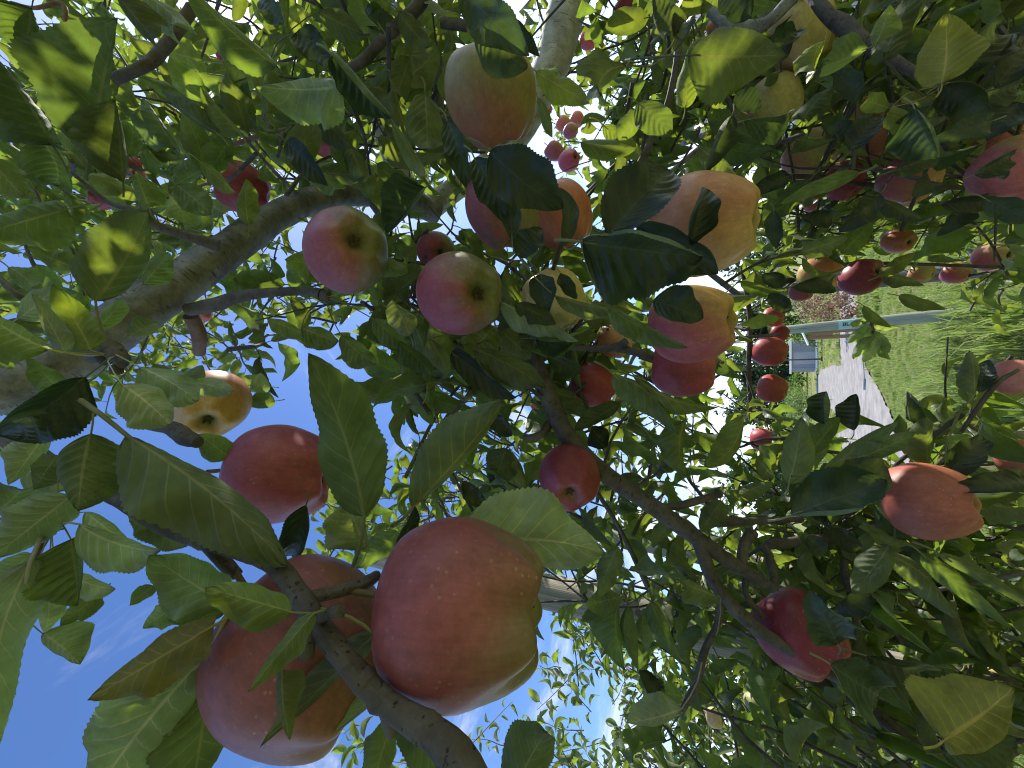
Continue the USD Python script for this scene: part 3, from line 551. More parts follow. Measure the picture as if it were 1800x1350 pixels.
HB = [  # branches in front: points, material, seed
 ([(150, 850, .27, 14), (205, 872, .245, 15), (290, 922, .225, 17), (400, 957, .21, 19), (462, 978, .20, 19), (500, 1010, .19, 17), (530, 1055, .18, 18), (560, 1095, .17, 19), (600, 1150, .16, 20), (650, 1208, .155, 21), (700, 1250, .15, 22), (760, 1288, .145, 27), (800, 1328, .14, 33), (840, 1400, .135, 36)], 'bark_dark', 5),
 ([(-60, 765, .36, 15), (40, 790, .32, 15), (150, 850, .27, 13)], 'bark_dark', 6),
 ([(528, 1053, .182, 13), (585, 1042, .19, 11), (640, 1025, .20, 11), (662, 1012, .21, 9)], 'bark_dark', 7),
 ([(548, 1080, .17, 13), (541, 1120, .166, 13), (539, 1160, .163, 13)], 'bark_dark', 8),
 ([(560, 1088, .166, 8), (580, 1078, .162, 10), (600, 1074, .16, 11)], 'bark_dark', 9),
 ([(352, 945, .222, 10), (380, 975, .222, 11), (400, 995, .224, 12), (418, 1012, .226, 9)], 'bark_dark', 10),
 ([(640, 1215, .158, 10), (675, 1245, .16, 13), (688, 1290, .165, 10)], 'bark_dark', 11),
 ([(930, 600, .52, 8), (945, 640, .51, 12), (965, 700, .50, 16), (1000, 770, .49, 16), (1060, 830, .48, 15), (1140, 885, .47, 15), (1230, 950, .46, 14), (1290, 992, .455, 12), (1360, 1035, .45, 8)], 'bark_dark', 12),
 ([(1225, 945, .46, 12), (1260, 1030, .45, 11), (1325, 1100, .44, 12), (1400, 1150, .43, 10), (1475, 1195, .42, 8)], 'bark_dark', 13),
 ([(1302, 1000, .455, 9), (1308, 960, .47, 9), (1322, 935, .48, 10)], 'bark_dark', 14),
 ([(1312, 1002, .455, 6), (1312, 1045, .452, 5), (1340, 1085, .45, 6)], 'bark_dark', 15),
 ([(1266, 1045, .45, 7), (1262, 1095, .45, 6), (1240, 1140, .452, 6), (1224, 1200, .455, 7), (1200, 1248, .46, 5)], 'bark_dark', 16),
 ([(1165, 893, .47, 6), (1210, 885, .47, 7), (1262, 868, .475, 6)], 'bark_dark', 17),
 ([(1262, 918, .50, 9), (1330, 916, .50, 6), (1405, 912, .51, 5)], 'bark_dark', 18),
 ([(1345, 960, .49, 6), (1358, 1000, .47, 7), (1362, 1036, .45, 6)], 'bark_dark', 19),
 ([(1350, 958, .50, 8), (1420, 950, .52, 9), (1490, 945, .55, 7)], 'bark_dark', 20),
 ([(1490, 945, .55, 6), (1484, 1000, .55, 6), (1500, 1060, .56, 6), (1508, 1110, .57, 6)], 'bark_dark', 21),
 ([(1040, 850, .5, 4), (1075, 905, .52, 4), (1100, 950, .54, 4), (1138, 1030, .56, 5)], 'bark_dark', 22),
 ([(1060, 845, .49, 5), (1130, 850, .5, 3), (1145, 815, .5, 3)], 'bark_dark', 23),
 ([(965, 745, .50, 8), (950, 765, .49, 7), (920, 770, .49, 5)], 'bark_dark', 24),
 ([(332, 545, .50, 11), (380, 535, .49, 12), (425, 520, .48, 10), (480, 514, .47, 8), (540, 512, .46, 8), (566, 518, .455, 11)], 'bark_dark', 25),
 ([(336, 555, .52, 12), (350, 590, .54, 12), (350, 620, .56, 9)], 'bark_red', 26),
 ([(200, 140, .42, 9), (245, 120, .42, 9), (275, 100, .43, 10), (310, 55, .43, 10), (338, 15, .44, 10)], 'bark_dark', 27),
 ([(128, 305, .37, 3), (190, 355, .38, 4), (245, 372, .38, 6), (275, 396, .39, 8), (330, 415, .40, 9), (385, 432, .41, 10)], 'bark_dark', 28),
 ([(343, 275, .70, 4), (400, 258, .7, 4), (460, 238, .7, 4), (520, 225, .7, 4)], 'bark_red', 29),
 ([(600, 128, .5, 8), (640, 105, .5, 9), (680, 62, .5, 10), (725, 22, .5, 11), (760, -20, .5, 11)], 'bark_dark', 30),
 ([(768, 100, .55, 10), (770, 140, .56, 10), (772, 190, .58, 9)], 'bark_pale', 31),
 ([(775, 40, .48, 9), (800, 43, .48, 9), (822, 46, .48, 9)], 'bark_dark', 32),
 ([(1125, 290, .5, 7), (1150, 235, .49, 6), (1170, 195, .48, 6), (1186, 130, .47, 6), (1195, 60, .47, 6)], 'bark_dark', 33),
 ([(975, 608, .5, 5), (1040, 612, .49, 6), (1085, 610, .48, 8), (1100, 600, .47, 7)], 'bark_dark', 34),
 ([(1085, 612, .48, 6), (1120, 620, .47, 7), (1150, 632, .47, 5)], 'bark_dark', 35),
 ([(165, 625, .30, 14), (188, 618, .27, 13), (205, 622, .25, 15), (216, 640, .245, 9)], 'bark_dark', 36),
 ([(255, 745, .27, 9), (300, 752, .26, 13), (325, 768, .25, 15), (348, 778, .245, 10)], 'bark_dark', 37),
 ([(700, 365, .75, 5), (672, 375, .7, 8), (650, 352, .74, 6)], 'bark_dark', 38),
 ([(20, 5, .45, 3), (60, 14, .45, 3), (110, 8, .46, 4), (115, 55, .46, 3)], 'bark_red', 39),
 ([(110, 905, .235, 7), (90, 925, .235, 8), (62, 975, .23, 6), (40, 1010, .23, 4)], 'bark_red', 41),
 ([(195, 860, .243, 8), (150, 885, .24, 7), (108, 908, .235, 7)], 'bark_red', 42),
 ([(0, 490, .42, 5), (25, 515, .42, 5), (60, 535, .43, 6)], 'bark_dark', 40),
]
for pts, m, sd in HB: A.branch(pts, m, 'branch', 12, None, .14, sd)
# growth rings and spurs: small collars on the near branch
for (px, py, d, r) in [(358, 946, .215, 21), (452, 972, .20, 22), (640, 1197, .156, 25), (668, 1228, .153, 25), (752, 1282, .146, 30), (1062, 832, .48, 17), (1145, 888, .47, 17), (1268, 1042, .45, 14), (1330, 1105, .44, 14), (470, 978, .199, 15), (196, 612, .252, 16), (212, 630, .25, 14), (186, 628, .262, 15), (572, 520, .455, 12), (205, 650, .252, 11), (1262, 868, .475, 9), (1405, 912, .51, 8), (1086, 611, .48, 10)]:
    c = at(px, py, d); s = trimesh.creation.icosphere(2, 1.0); v = np.array(s.vertices); v = v * (1 + .25 * (meshkit.noise(v * 2.3 + px, 3)[:, None] - .5)); obj('collar', (c + v * r * d / F * [.92, .92, .92], np.array(s.faces)), 'bark_dark', A.x, smooth=True)
# other trees' wood
Bt.branch([(1250, 20, .50, 8), (1275, 40, .49, 10), (1310, 48, .48, 11), (1350, 38, .47, 10), (1395, -5, .46, 11)], 'bark_pale', 'branch', 12, 30, .1, 50)
Bt.branch([(1420, -20, .46, 10), (1450, 20, .45, 11), (1485, 48, .44, 14), (1515, 72, .43, 12), (1560, 100, .42, 9), (1610, 128, .41, 8), (1660, 150, .40, 8)], 'bark_dark', 'branch', 12, 40, .2, 51)
Bt.branch([(1320, 136, .62, 4), (1370, 134, .62, 5), (1430, 122, .62, 4), (1540, 120, .62, 3)], 'bark_dark', 'branch', 8, 20, .1, 52)
Bt.branch([(1380, 310, .7, 4), (1440, 312, .7, 4), (1530, 325, .7, 4), (1700, 330, .68, 4)], 'bark_dark', 'branch', 8, 20, .1, 53)
Bt.branch([(1305, 470, 1.0, 4), (1318, 560, 1.0, 4), (1316, 640, 1.0, 4), (1320, 740, 1.02, 3)], 'bark_dark', 'branch', 8, 20, .1, 54)
Bt.branch([(1330, 505, .95, 4), (1400, 490, .93, 5), (1480, 465, .9, 3), (1600, 464, .9, 3), (1760, 470, .9, 3)], 'bark_dark', 'branch', 8, 24, .1, 55)
Ct.branch([(1340, 1150, .62, 7), (1500, 1230, .55, 11), (1600, 1305, .5, 12), (1680, 1390, .46, 14)], 'bark_dark', 'branch', 10, 24, .1, 60)
Ct.branch([(1700, 1195, .62, 12), (1760, 1235, .6, 16), (1830, 1275, .58, 20)], 'bark_dark', 'branch', 10, 24, .1, 61)
Ct.branch([(1690, 760, .45, 3), (1720, 715, .44, 4), (1755, 672, .44, 4), (1790, 650, .44, 3)], 'bark_dark', 'branch', 8, 16, .1, 62)
Ct.branch([(1640, 790, .8, 7), (1720, 775, .8, 9), (1800, 765, .8, 10)], 'bark_pale', 'branch', 8, 16, .1, 63)

# ------------------------------------------------------------------ where the fruit hangs: outline centre and radius in the photograph, depth, direction of the blossom end, colours, cheek
YEL, GRN, PEACH, RED, DRED, ROSE, ORG = (.32, .25, .05), (.13, .14, .028), (.44, .24, .065), (.25, .032, .032), (.16, .02, .024), (.30, .07, .075), (.40, .13, .035)
APPLES = [
 (804, 1078, 153, .192, (.97, .1, .22), (.15, .115, .035), (.26, .055, .05), .56, (-.9, -.1, .3), 'largest apple, glossy red with a greenish end, in the foreground below centre'),
 (518, 1160, 149, .215, (.75, .55, .2), (.22, .11, .04), (.25, .062, .062), .50, (-.9, .1, .4), 'big rosy apple with orange flank behind the knobbly dark branch, partly covered by leaves'),
 (487, 832, 88, .33, (.8, .1, .3), ORG, (.30, .05, .07), .85, (-.5, .2, .6), 'dusky purple red apple half hidden behind the upright pointed leaf'),
 (372, 710, 58, .46, (-.15, .55, .8), (.46, .26, .05), (.40, .10, .05), .26, (.1, -.8, -.1), 'yellow orange apple with a dark blossom end near the thick limb at left'),
 (605, 436, 73, .37, (.24, -.22, .92), GRN, (.34, .075, .09), .50, (-.85, .2, .2), 'rosy apple with green blossom end just under the arched limb'),
 (810, 514, 74.5, .37, (.46, .0, .88), (.16, .155, .035), (.28, .05, .07), .46, (-.85, .35, .2), 'round red and green apple with dark blossom end facing the camera at the centre'),
 (766, 440, 34, .72, (.25, .1, .95), GRN, RED, .6, (-.8, .1, .2), 'small red and green apple peeping out behind the round central apple'),
 (866, 160, 82, .34, (.25, .93, .1), (.23, .18, .04), (.30, .085, .03), .33, (-.2, .8, .25), 'hanging yellow green apple with an orange blush at the top beside the white trunk'),
 (884, 362, 66, .42, (.3, .85, .3), (.20, .17, .05), ROSE, .40, (-.9, .1, .2), 'pinkish olive apple covered by two dark leaves above the centre'),
 (986, 375, 58, .50, (.5, .8, .1), (.45, .2, .06), (.42, .12, .05), .55, (.2, -.2, .6), 'dull orange apple behind dark leaves, touching the pinkish olive apple'),
 (1236, 392, 90, .30, (.96, -.12, .2), (.44, .25, .06), (.42, .16, .06), .36, (-.3, -.4, .6), 'large peach yellow apple behind the cluster of dark leaves right of centre'),
 (1216, 568, 70, .385, (.92, -.1, .3), (.42, .24, .045), (.36, .06, .07), .50, (-.3, .85, .3), 'pink and yellow apple below the peach yellow one'),
 (1202, 642, 56, .47, (.95, .1, .1), (.30, .12, .05), (.32, .045, .055), .70, (-.3, .7, .3), 'red pink apple tucked under the pink and yellow one'),
 (975, 526, 54, .50, (.5, .8, .2), (.50, .40, .12), (.5, .3, .1), .2, (-.5, -.3, .3), 'yellow apple wrapped in leaves right of the round central apple'),
 (1043, 676, 39, .64, (.8, .4, .2), ORG, (.33, .04, .04), .85, (-.3, .2, .7), 'dark red apple beside the central forked branch'),
 (1001, 838, 55, .47, (.0, .55, .83), (.28, .12, .05), (.24, .03, .045), .80, (-.5, -.3, .5), 'speckled red apple with its blossom end towards the camera below the slanting branch'),
 (1080, 598, 30, .62, (.6, .5, .4), (.5, .3, .12), ORG, .3, (-.3, .2, .5), 'small tan apple above the knobbly twig'),
 (1353, 617, 27, .98, (.9, .2, .2), ORG, (.38, .05, .04), .75, (-.4, .1, .6), 'middle red apple of the row hanging above the road'),
 (1357, 683, 25, .98, (.9, .2, .2), (.45, .15, .05), (.36, .05, .03), .7, (-.4, .1, .6), 'red apple with leaf shade below the middle one of the row above the road'),
 (1341, 773, 21, 1.0, (.9, .2, .2), ORG, (.40, .04, .06), .85, (-.4, .1, .6), 'lowest and smallest red apple of the row above the road'),
 (1358, 558, 17, 1.0, (.9, .2, .2), ORG, (.38, .06, .04), .7, (-.4, .1, .6), 'topmost small red apple of the row above the road'),
 (1370, 585, 15, 1.02, (.9, .2, .2), ORG, RED, .7, (-.4, .1, .6), 'bright red apple squeezed between two others in the row above the road'),
 (1515, 487, 32, .76, (.72, -.35, .55), (.35, .30, .10), (.26, .03, .04), .78, (-.5, .3, .5), 'dark red oval apple hanging over the road with its blossom end to the right'),
 (1440, 482, 32, .88, (.8, .1, .3), (.5, .36, .08), (.5, .2, .06), .4, (.2, -.7, .4), 'yellow orange apple behind a dark leaf left of the dark red oval one'),
 (1408, 512, 18, .92, (.8, .1, .3), PEACH, ROSE, .6, (-.4, .5, .5), 'small pinkish apple under the yellow orange one'),
 (1634, 884, 66, .38, (.9, .05, .15), (.42, .16, .045), (.33, .08, .045), .66, (-.3, .3, .6), 'orange red apple on its side with dark leaves at the lower right'),
 (1408, 1112, 70, .46, (.55, .8, .1), (.36, .05, .05), (.20, .015, .025), .80, (-.3, -.2, .6), 'deep dark red apple behind the end of the drooping branch'),
 (1358, 182, 46, .60, (.7, .5, .2), (.42, .34, .08), ROSE, .22, (-.8, .4, .1), 'olive yellow apple half covered by a curved bluish leaf at upper right'),
 (1418, 275, 35, .74, (.7, .5, .3), (.46, .42, .12), (.5, .18, .10), .36, (-.8, .35, .3), 'clean yellow green apple with a pink cheek at upper right'),
 (1448, 247, 31, .86, (.7, .5, .3), (.5, .42, .10), ORG, .2, (-.7, .3, .3), 'yellow apple right behind the one with a pink cheek'),
 (1412, 55, 52, .56, (.6, .7, .2), (.46, .34, .06), (.5, .3, .2), .25, (-.7, .6, .3), 'long yellow apple below the grey twig at the upper right edge'),
 (1485, 317, 32, .80, (.7, .5, .3), ROSE, (.30, .03, .04), .85, (-.4, .2, .5), 'crimson apple between leaves right of the yellow apples'),
 (1600, 312, 43, .66, (.8, .3, .2), (.42, .2, .05), (.36, .08, .07), .42, (-.7, -.1, .4), 'pink and orange apple below a long leaf at right'),
 (1786, 295, 54, .50, (.8, .3, .3), (.5, .32, .14), (.46, .10, .10), .55, (-.3, .6, .5), 'big pink apple cut by the right edge with a blue grey leaf on it'),
 (1764, 247, 36, .66, (.8, .3, .3), ORG, (.44, .12, .06), .6, (-.3, .3, .5), 'orange red apple above the big pink one at the right edge'),
 (1744, 451, 25, .92, (.85, -.1, .4), (.5, .45, .12), (.46, .10, .14), .5, (-.6, .5, .3), 'pink and yellow apple with blossom end near the tall grass'),
 (1680, 479, 19, .95, (.85, .1, .2), (.5, .36, .08), (.42, .06, .08), .5, (-.4, .6, .3), 'small red and yellow apple right of the dark red oval one'),
 (1619, 480, 18, .95, (.85, .1, .2), (.5, .4, .10), ORG, .35, (-.4, .6, .3), 'small yellow apple between the oval red and the red and yellow ones'),
 (1580, 423, 23, .95, (.7, .1, .6), (.5, .32, .07), (.42, .12, .04), .5, (-.4, .2, .5), 'dented orange apple among sunlit leaves at right'),
 (1787, 664, 31, .50, (.85, .2, .2), PEACH, (.50, .16, .16), .55, (-.8, -.2, .4), 'pale pink and peach apple behind a thin dark twig at the right edge'),
 (1796, 806, 34, .52, (.85, .2, .2), (.40, .18, .08), (.36, .10, .06), .5, (-.5, -.2, .4), 'brownish red apple cut by the right edge at mid height'),
 (1000, 282, 19, 1.34, (.2, -.1, .2), ROSE, (.45, .05, .09), .7, (-.4, .5, .5), 'far pink red apple hanging alone against the sky above the dark leaves'),
 (974, 265, 16, 1.40, (.6, .4, .2), ORG, ROSE, .6, (-.4, .3, .5), 'far pinkish apple touching the one that hangs alone'),
 (990, 217, 13, 1.7, (.7, .3, .4), YEL, (.5, .1, .06), .5, (-.4, .3, .5), 'left one of the far orange apple cluster under the trunk'),
 (1014, 210, 13, 1.75, (.7, .3, .2), ORG, (.5, .12, .08), .6, (-.4, .3, .5), 'right one of the far orange apple cluster under the trunk'),
 (1003, 230, 13, 1.65, (.7, .3, .2), YEL, ROSE, .5, (-.4, .3, .5), 'front one of the far orange apple cluster under the trunk'),
 (962, 192, 9, 1.8, (.7, .3, .2), ORG, ROSE, .6, (-.4, .3, .5), 'tiny far apple just right of the hanging yellow green apple'),
 (1034, 70, 16, 1.2, (.7, .3, .2), ORG, (.5, .06, .06), .7, (-.4, .3, .5), 'red apple peeping out right of the white trunk'),
 (1100, 14, 20, .95, (.7, .5, .1), RED, (.28, .03, .04), .8, (-.4, .3, .5), 'dark red apple at the top edge right of the trunk'),
 (424, 330, 42, .66, (.8, .3, .1), ROSE, (.26, .025, .03), .75, (.2, -.5, .5), 'dark crimson apple above the arched limb, split by leaves'),
 (236, 294, 19, .95, (.7, .4, .2), ORG, (.42, .05, .05), .8, (-.3, .1, .6), 'red apple among the leaves at upper left'),
 (212, 296, 15, .92, (.7, .4, .2), (.4, .3, .1), (.4, .15, .08), .4, (-.3, .1, .6), 'small olive apple touching the red one at upper left'),
 (176, 348, 19, .8, (.7, .4, .2), ROSE, (.30, .05, .07), .8, (-.3, .1, .6), 'dusky red apple behind the leaf stalks at left'),
 (231, 508, 21, .72, (.7, .4, .2), RED, (.24, .02, .03), .9, (-.3, .1, .6), 'dark red apple behind the upper side of the thick limb'),
 (358, 552, 12, .95, (.7, .4, .2), ORG, (.5, .10, .07), .8, (-.3, .1, .6), 'little bright red apple showing under the thick limb'),
 (568, 240, 32, .85, (.4, .8, .1), ROSE, (.32, .04, .05), .8, (-.3, .4, .5), 'red apple crescent behind long leaves above the arched limb'),
 (692, 212, 22, .8, (.5, .7, .1), RED, (.28, .03, .03), .8, (-.3, .4, .5), 'dark red apple in the shade beside the upright white limb'),
 (399, 96, 17, .9, (.6, .6, .1), ROSE, (.38, .05, .08), .8, (-.3, .4, .5), 'small red apple between leaves near the top left'),
 (1636, 1090, 16, 1.15, (.8, .3, .2), (.42, .44, .12), YEL, .3, (-.3, .3, .5), 'pale green apple just below the grey post at lower right'),
 (1750, 1188, 18, 1.2, (.8, .3, .2), (.5, .46, .10), YEL, .4, (-.3, .3, .5), 'yellow apple in the sun at the lower right edge'),
 (1326, 1236, 17, .8, (.8, .3, .2), (.34, .38, .16), (.4, .4, .16), .3, (-.3, .3, .5), 'pale grey green apple among drooping leaves at the bottom'),
 (1256, 1262, 15, 1.1, (.8, .3, .2), (.5, .44, .12), (.5, .32, .12), .4, (-.3, .3, .5), 'small yellow apple behind the foliage at the bottom'),
 (1518, 202, 29, .70, (.7, .5, .2), (.5, .38, .06), ORG, .25, (.4, -.5, .4), 'yellow apple behind leaves at upper right, below the light green leaf'),
 (1538, 250, 27, .76, (.7, .5, .2), (.5, .25, .08), (.46, .15, .07), .6, (.4, .3, .4), 'orange apple under the dark leaf at upper right'),
 (1262, 48, 18, .62, (.6, .6, .1), (.55, .25, .05), ORG, .6, (.4, .3, .4), 'orange apple peeking out behind the bent grey twig'),
 (1480, 265, 17, .9, (.7, .5, .2), (.5, .38, .08), YEL, .4, (.4, .3, .4), 'small yellow apple wedged between leaves right of the yellow pair'),
 (946, 712, 13, .95, (.7, .5, .2), ORG, (.5, .08, .07), .8, (.4, .3, .4), 'tiny bright red apple behind the forked branch'),
 (1600, 342, 20, .85, (.8, .4, .2), (.52, .36, .08), ORG, .45, (-.4, .2, .4), 'yellow orange apple below the pink and orange one at right'),
 (1430, 358, 15, .95, (.8, .4, .2), ROSE, (.48, .1, .1), .7, (-.4, .2, .4), 'small pink apple in the sunlit gap below the yellow pair'),
]

HL_A = """
55 15 38 93 25 50 ud .35|205 -10 290 92 30 18 ud .30|160 268 203 46 84 18 ud .27|216 318 203 186 58 8 ud .25|92 255 -20 85 78 14 ud .27|75 250 97 337 24 48 u .33 -.1|-25 275 46 352 24 22 u .30
118 368 -30 412 46 28 ul .30|168 530 258 373 62 44 u .25|225 -20 338 73 14 40 up .32 -.1|485 117 335 -18 42 18 ul .33|405 93 437 162 16 18 tb .40|470 118 470 207 30 14 u .36|600 150 478 152 58 22 up .33
520 58 584 122 26 24 td .34|262 365 238 300 20 27 ul .40|310 325 372 378 24 24 u .50|437 395 433 316 18 21 ul .42|350 283 420 344 9 18 ul .45|504 250 572 322 15 22 td .45|312 263 250 168 34 8 u .50|380 233 282 158 8 22 u .50
422 236 357 157 28 8 ul .50|446 202 393 153 20 16 u .55|357 108 297 93 20 25 ul .50|498 42 448 -8 18 18 tb .38|338 275 285 225 12 18 u .60|300 345 345 395 16 20 ul .55|395 375 330 340 18 14 up .55|355 300 300 330 10 22 u .55
815 -25 917 84 36 36 tb .25|836 42 927 120 22 40 ud .265|904 38 947 97 14 18 td .28|1100 117 1042 187 8 46 u .30 .18|942 125 1036 182 16 22 ul .40|945 172 970 241 10 11 u .40|585 98 688 206 10 36 tb .30|690 213 753 330 10 15 u .35
747 163 751 292 29 30 u .42|786 213 822 322 16 23 tb .40|748 330 679 412 8 47 tb .45|834 278 886 382 22 27 tb .30|861 266 990 366 42 42 td .28|900 422 901 326 16 15 t .31|990 434 984 330 12 16 t .32 .12|908 450 955 400 24 22 t .33
1068 415 1190 287 52 40 td .24|1024 425 1243 452 40 84 tb .235|1120 396 1264 482 30 38 td .26|1214 432 1236 320 14 34 td .25|1148 528 1237 560 34 25 tb .33|976 520 1090 549 8 22 u .36|1070 540 1188 600 12 28 u .34|950 482 962 550 22 23 tb .36
985 480 1013 526 12 14 tb .42|905 535 977 570 14 18 ud .36|880 532 1008 596 10 32 up .37|868 574 821 626 27 27 ul .40|880 582 932 630 22 22 u .40|942 594 1009 600 9 27 tb .38|907 590 945 612 12 12 tb .4|962 627 1026 653 14 21 t .40
834 612 960 682 24 31 ud .36|794 618 908 700 16 27 td .375|725 892 887 704 60 15 u .22 .02|890 788 868 860 27 26 ud .50|897 793 931 878 11 13 u .50|850 718 902 768 14 15 td .48|1090 708 1011 756 16 19 ud .50|1068 755 1034 783 18 18 td .52
955 765 1008 790 12 12 u .55|1078 658 1180 752 7 32 u .42 -.12|1113 658 1177 736 8 10 u .43 -.08|1118 663 1258 714 5 24 ul .42 .1|1140 763 1202 834 9 13 u .45 -.15|1205 738 1205 836 8 38 ul .42 .1|1306 733 1239 824 13 24 ul .42 -.12|813 846 852 892 14 15 td .5
85 615 -45 543 52 22 ul .22|115 620 63 528 14 18 up .24|160 616 108 528 28 30 ul .25|170 580 222 516 12 16 ul .28|225 590 287 562 18 14 u .30|150 663 -15 775 58 28 td .20|245 645 348 704 26 42 up .22|215 676 302 748 36 42 up .20
330 670 415 688 16 20 up .30|475 680 416 676 14 18 up .5|483 705 427 712 14 18 u .5|160 762 138 898 66 44 u .19|75 770 22 842 24 30 up .24|125 872 -5 975 42 45 up .20|222 765 508 995 32 72 u .19 -.03|405 806 349 764 22 22 ul .30
640 908 549 640 48 62 u .21 .04|646 965 612 876 54 20 up .23|700 966 729 890 15 19 td .30|538 888 506 998 22 28 td .25|55 985 -12 1290 44 46 up .19 .05|55 973 -12 1022 20 20 up .22|125 948 136 1056 12 62 u .20|141 922 303 974 16 50 up .20 .06
113 1008 216 1040 16 24 up .22|74 1113 141 1168 36 14 up .24|85 1038 80 1112 18 14 up .22|400 1062 272 983 46 42 up .20|512 1076 362 1034 37 30 ul .16|310 1063 254 1102 26 23 up .24|396 1074 311 1088 14 14 ul .20|270 1030 232 1061 12 14 u .24
375 1100 151 1232 50 38 uo .17|350 1165 170 1400 60 72 up .19|372 1185 330 1430 52 64 u .2|552 1078 458 1190 24 14 ul .155|496 1178 506 1274 32 14 u .158|657 1113 506 1264 24 32 u .172|690 1180 600 1275 10 22 up .19|795 962 1066 972 74 48 up .25 -.06
895 1405 975 1260 48 40 u .24|688 1265 642 1405 27 30 u .22|695 1212 780 1405 28 36 ud .20|1092 1048 1098 1158 8 48 u .45 .12|1105 1068 1120 1167 20 8 u .45 .15|1130 1080 1136 1142 13 10 u .46|1144 1058 1192 1152 16 20 u .45|1092 1050 1029 1064 20 17 u .45
1087 962 1055 1042 21 20 u .45|1198 1246 1102 1270 17 36 up .40|1124 1178 1169 1237 19 16 td .45|1200 1225 1158 1214 15 15 u .45|1266 1052 1186 1024 29 12 u .42|1472 1132 1428 1046 33 33 tb .33|1460 1168 1558 1232 40 38 tb .33|1523 1153 1657 1192 18 46 td .35
1658 1302 1772 1217 78 44 uy .28|1662 1322 1770 1300 14 46 ud .29|1530 1084 1594 1108 13 17 t .50|1508 1055 1572 1080 12 14 td .5|1530 1043 1464 1078 18 16 td .40|1449 924 1525 973 16 16 td .45|1400 934 1448 991 19 12 tb .45|1563 958 1498 1042 22 22 u .40
1570 978 1662 1066 10 30 u .40 -.1|1620 973 1752 1083 15 18 u .38|1650 973 1805 1062 13 12 u .38|1392 905 1555 845 52 36 tb .30|1440 838 1596 838 28 28 td .33|1448 832 1567 749 14 20 u .38|1506 806 1612 759 20 18 u .37|1412 828 1457 784 16 14 u .45
1424 796 1477 733 20 16 u .40|1450 746 1453 686 30 8 tb .40|1501 757 1505 692 24 10 td .40|1618 752 1596 693 10 14 t .42|1631 817 1627 733 27 10 u .40|1714 692 1705 618 22 8 u .45|1722 690 1738 632 18 14 tb .45|1663 836 1733 760 18 24 td .38
1805 845 1686 862 18 24 td .35|1386 852 1409 733 22 24 u .38|1270 880 1232 935 18 16 u .5|1300 870 1350 850 14 18 u .5|1190 905 1150 960 12 16 u .5|880 945 935 1000 16 18 up .3|575 470 512 458 34 30 ul .44|585 520 644 492 30 18 ul .44
530 575 600 602 14 26 u .45|470 560 540 590 12 20 ul .46|600 590 660 640 16 26 u .45|655 560 720 620 14 20 u .44|700 600 760 660 14 22 ud .42|640 450 720 480 14 18 u .4|720 590 690 530 24 22 up .4|755 595 790 660 16 20 u .4
20 800 112 862 28 24 up .27|-10 905 62 838 30 26 u .25|62 1000 8 1092 26 24 up .215|150 900 236 966 18 32 up .235|110 690 58 640 20 18 u .27|238 880 335 965 22 40 u .245|700 935 622 996 20 24 u .40|15 470 75 520 20 18 u .33|30 560 100 500 18 22 up .3|-20 150 50 230 24 24 u .36|60 330 10 280 16 20 u .4|130 470 60 440 20 22 u .34|250 500 300 440 16 22 ul .42|270 640 300 700 20 16 u .28|300 690 360 640 14 20 up .3|100 800 60 860 26 20 u .24|0 1120 30 1030 22 22 u .24|180 1040 120 1090 18 18 u .25
560 300 600 345 16 22 u .5|610 250 640 330 18 20 u .48|560 200 620 265 14 24 ud .45|630 150 690 205 20 18 ud .42|680 60 640 10 20 24 tb .45|720 100 690 180 16 20 ud .42|560 20 640 60 20 26 ud .42|700 20 760 90 20 22 ud .4
"""
HL_B = """
1210 97 1362 96 44 56 ud .28|1450 70 1431 139 8 32 ul .33 .1|1525 85 1444 117 14 30 u .35|1540 76 1561 18 15 22 ul .33|1555 106 1614 -22 24 28 ud .34|1655 147 1661 46 38 40 uy .30|1658 142 1782 28 32 42 td .32|1750 156 1815 68 30 32 td .32
1660 150 1742 216 26 32 td .32|1746 212 1648 246 20 20 tb .30|1608 192 1652 277 16 42 tb .30|1560 200 1624 215 12 22 ul .36|1562 190 1508 174 14 14 ul .38|1470 124 1506 181 19 16 tb .40|1410 212 1466 149 20 24 ud .42|1308 212 1405 190 8 32 tb .42 .1
1293 165 1336 196 18 16 tb .45|1285 205 1241 300 26 8 t .40|1494 266 1547 199 22 20 td .45|1505 250 1470 215 14 14 td .46|1570 300 1655 270 11 19 td .45|1713 306 1790 269 12 26 tb .38|1388 309 1316 346 15 16 td .55|1512 304 1376 357 12 14 u .50
1546 340 1484 399 21 16 td .50|1550 350 1625 385 10 17 ud .50|1604 345 1648 309 15 16 td .50|1655 358 1765 352 12 15 td .50|1733 350 1808 392 16 18 tb .45|1408 380 1474 380 15 17 td .60|1360 370 1366 438 12 12 tb .60|1480 445 1524 400 18 18 ul .70
1408 445 1480 420 16 18 u .60|1710 357 1654 408 18 16 tb .55|1204 190 1214 93 20 22 ul .40|1393 505 1487 495 16 18 td .60|1340 482 1382 503 14 15 tb .60|1352 515 1395 550 12 14 td .60|1518 538 1562 572 8 11 ul .80|1547 484 1605 450 11 13 ul .70
1552 485 1618 500 8 14 u .70|1580 520 1652 540 10 12 u .70|1370 560 1300 575 10 12 u .8|1385 100 1345 70 24 24 tb .5|1400 55 1345 95 20 26 t .48|1660 200 1580 215 16 20 td .36|1790 180 1740 240 22 22 td .36|1700 180 1800 150 24 26 td .34
1320 30 1262 -10 26 28 td .4|1190 60 1150 -10 22 24 ud .42|1185 90 1205 20 20 18 td .42|1120 180 1180 240 20 24 u .45|1135 200 1080 245 18 22 u .5|1020 250 1120 260 10 22 u .5|1060 220 1130 280 14 18 ul .55|1230 260 1300 320 16 22 u .5
"""
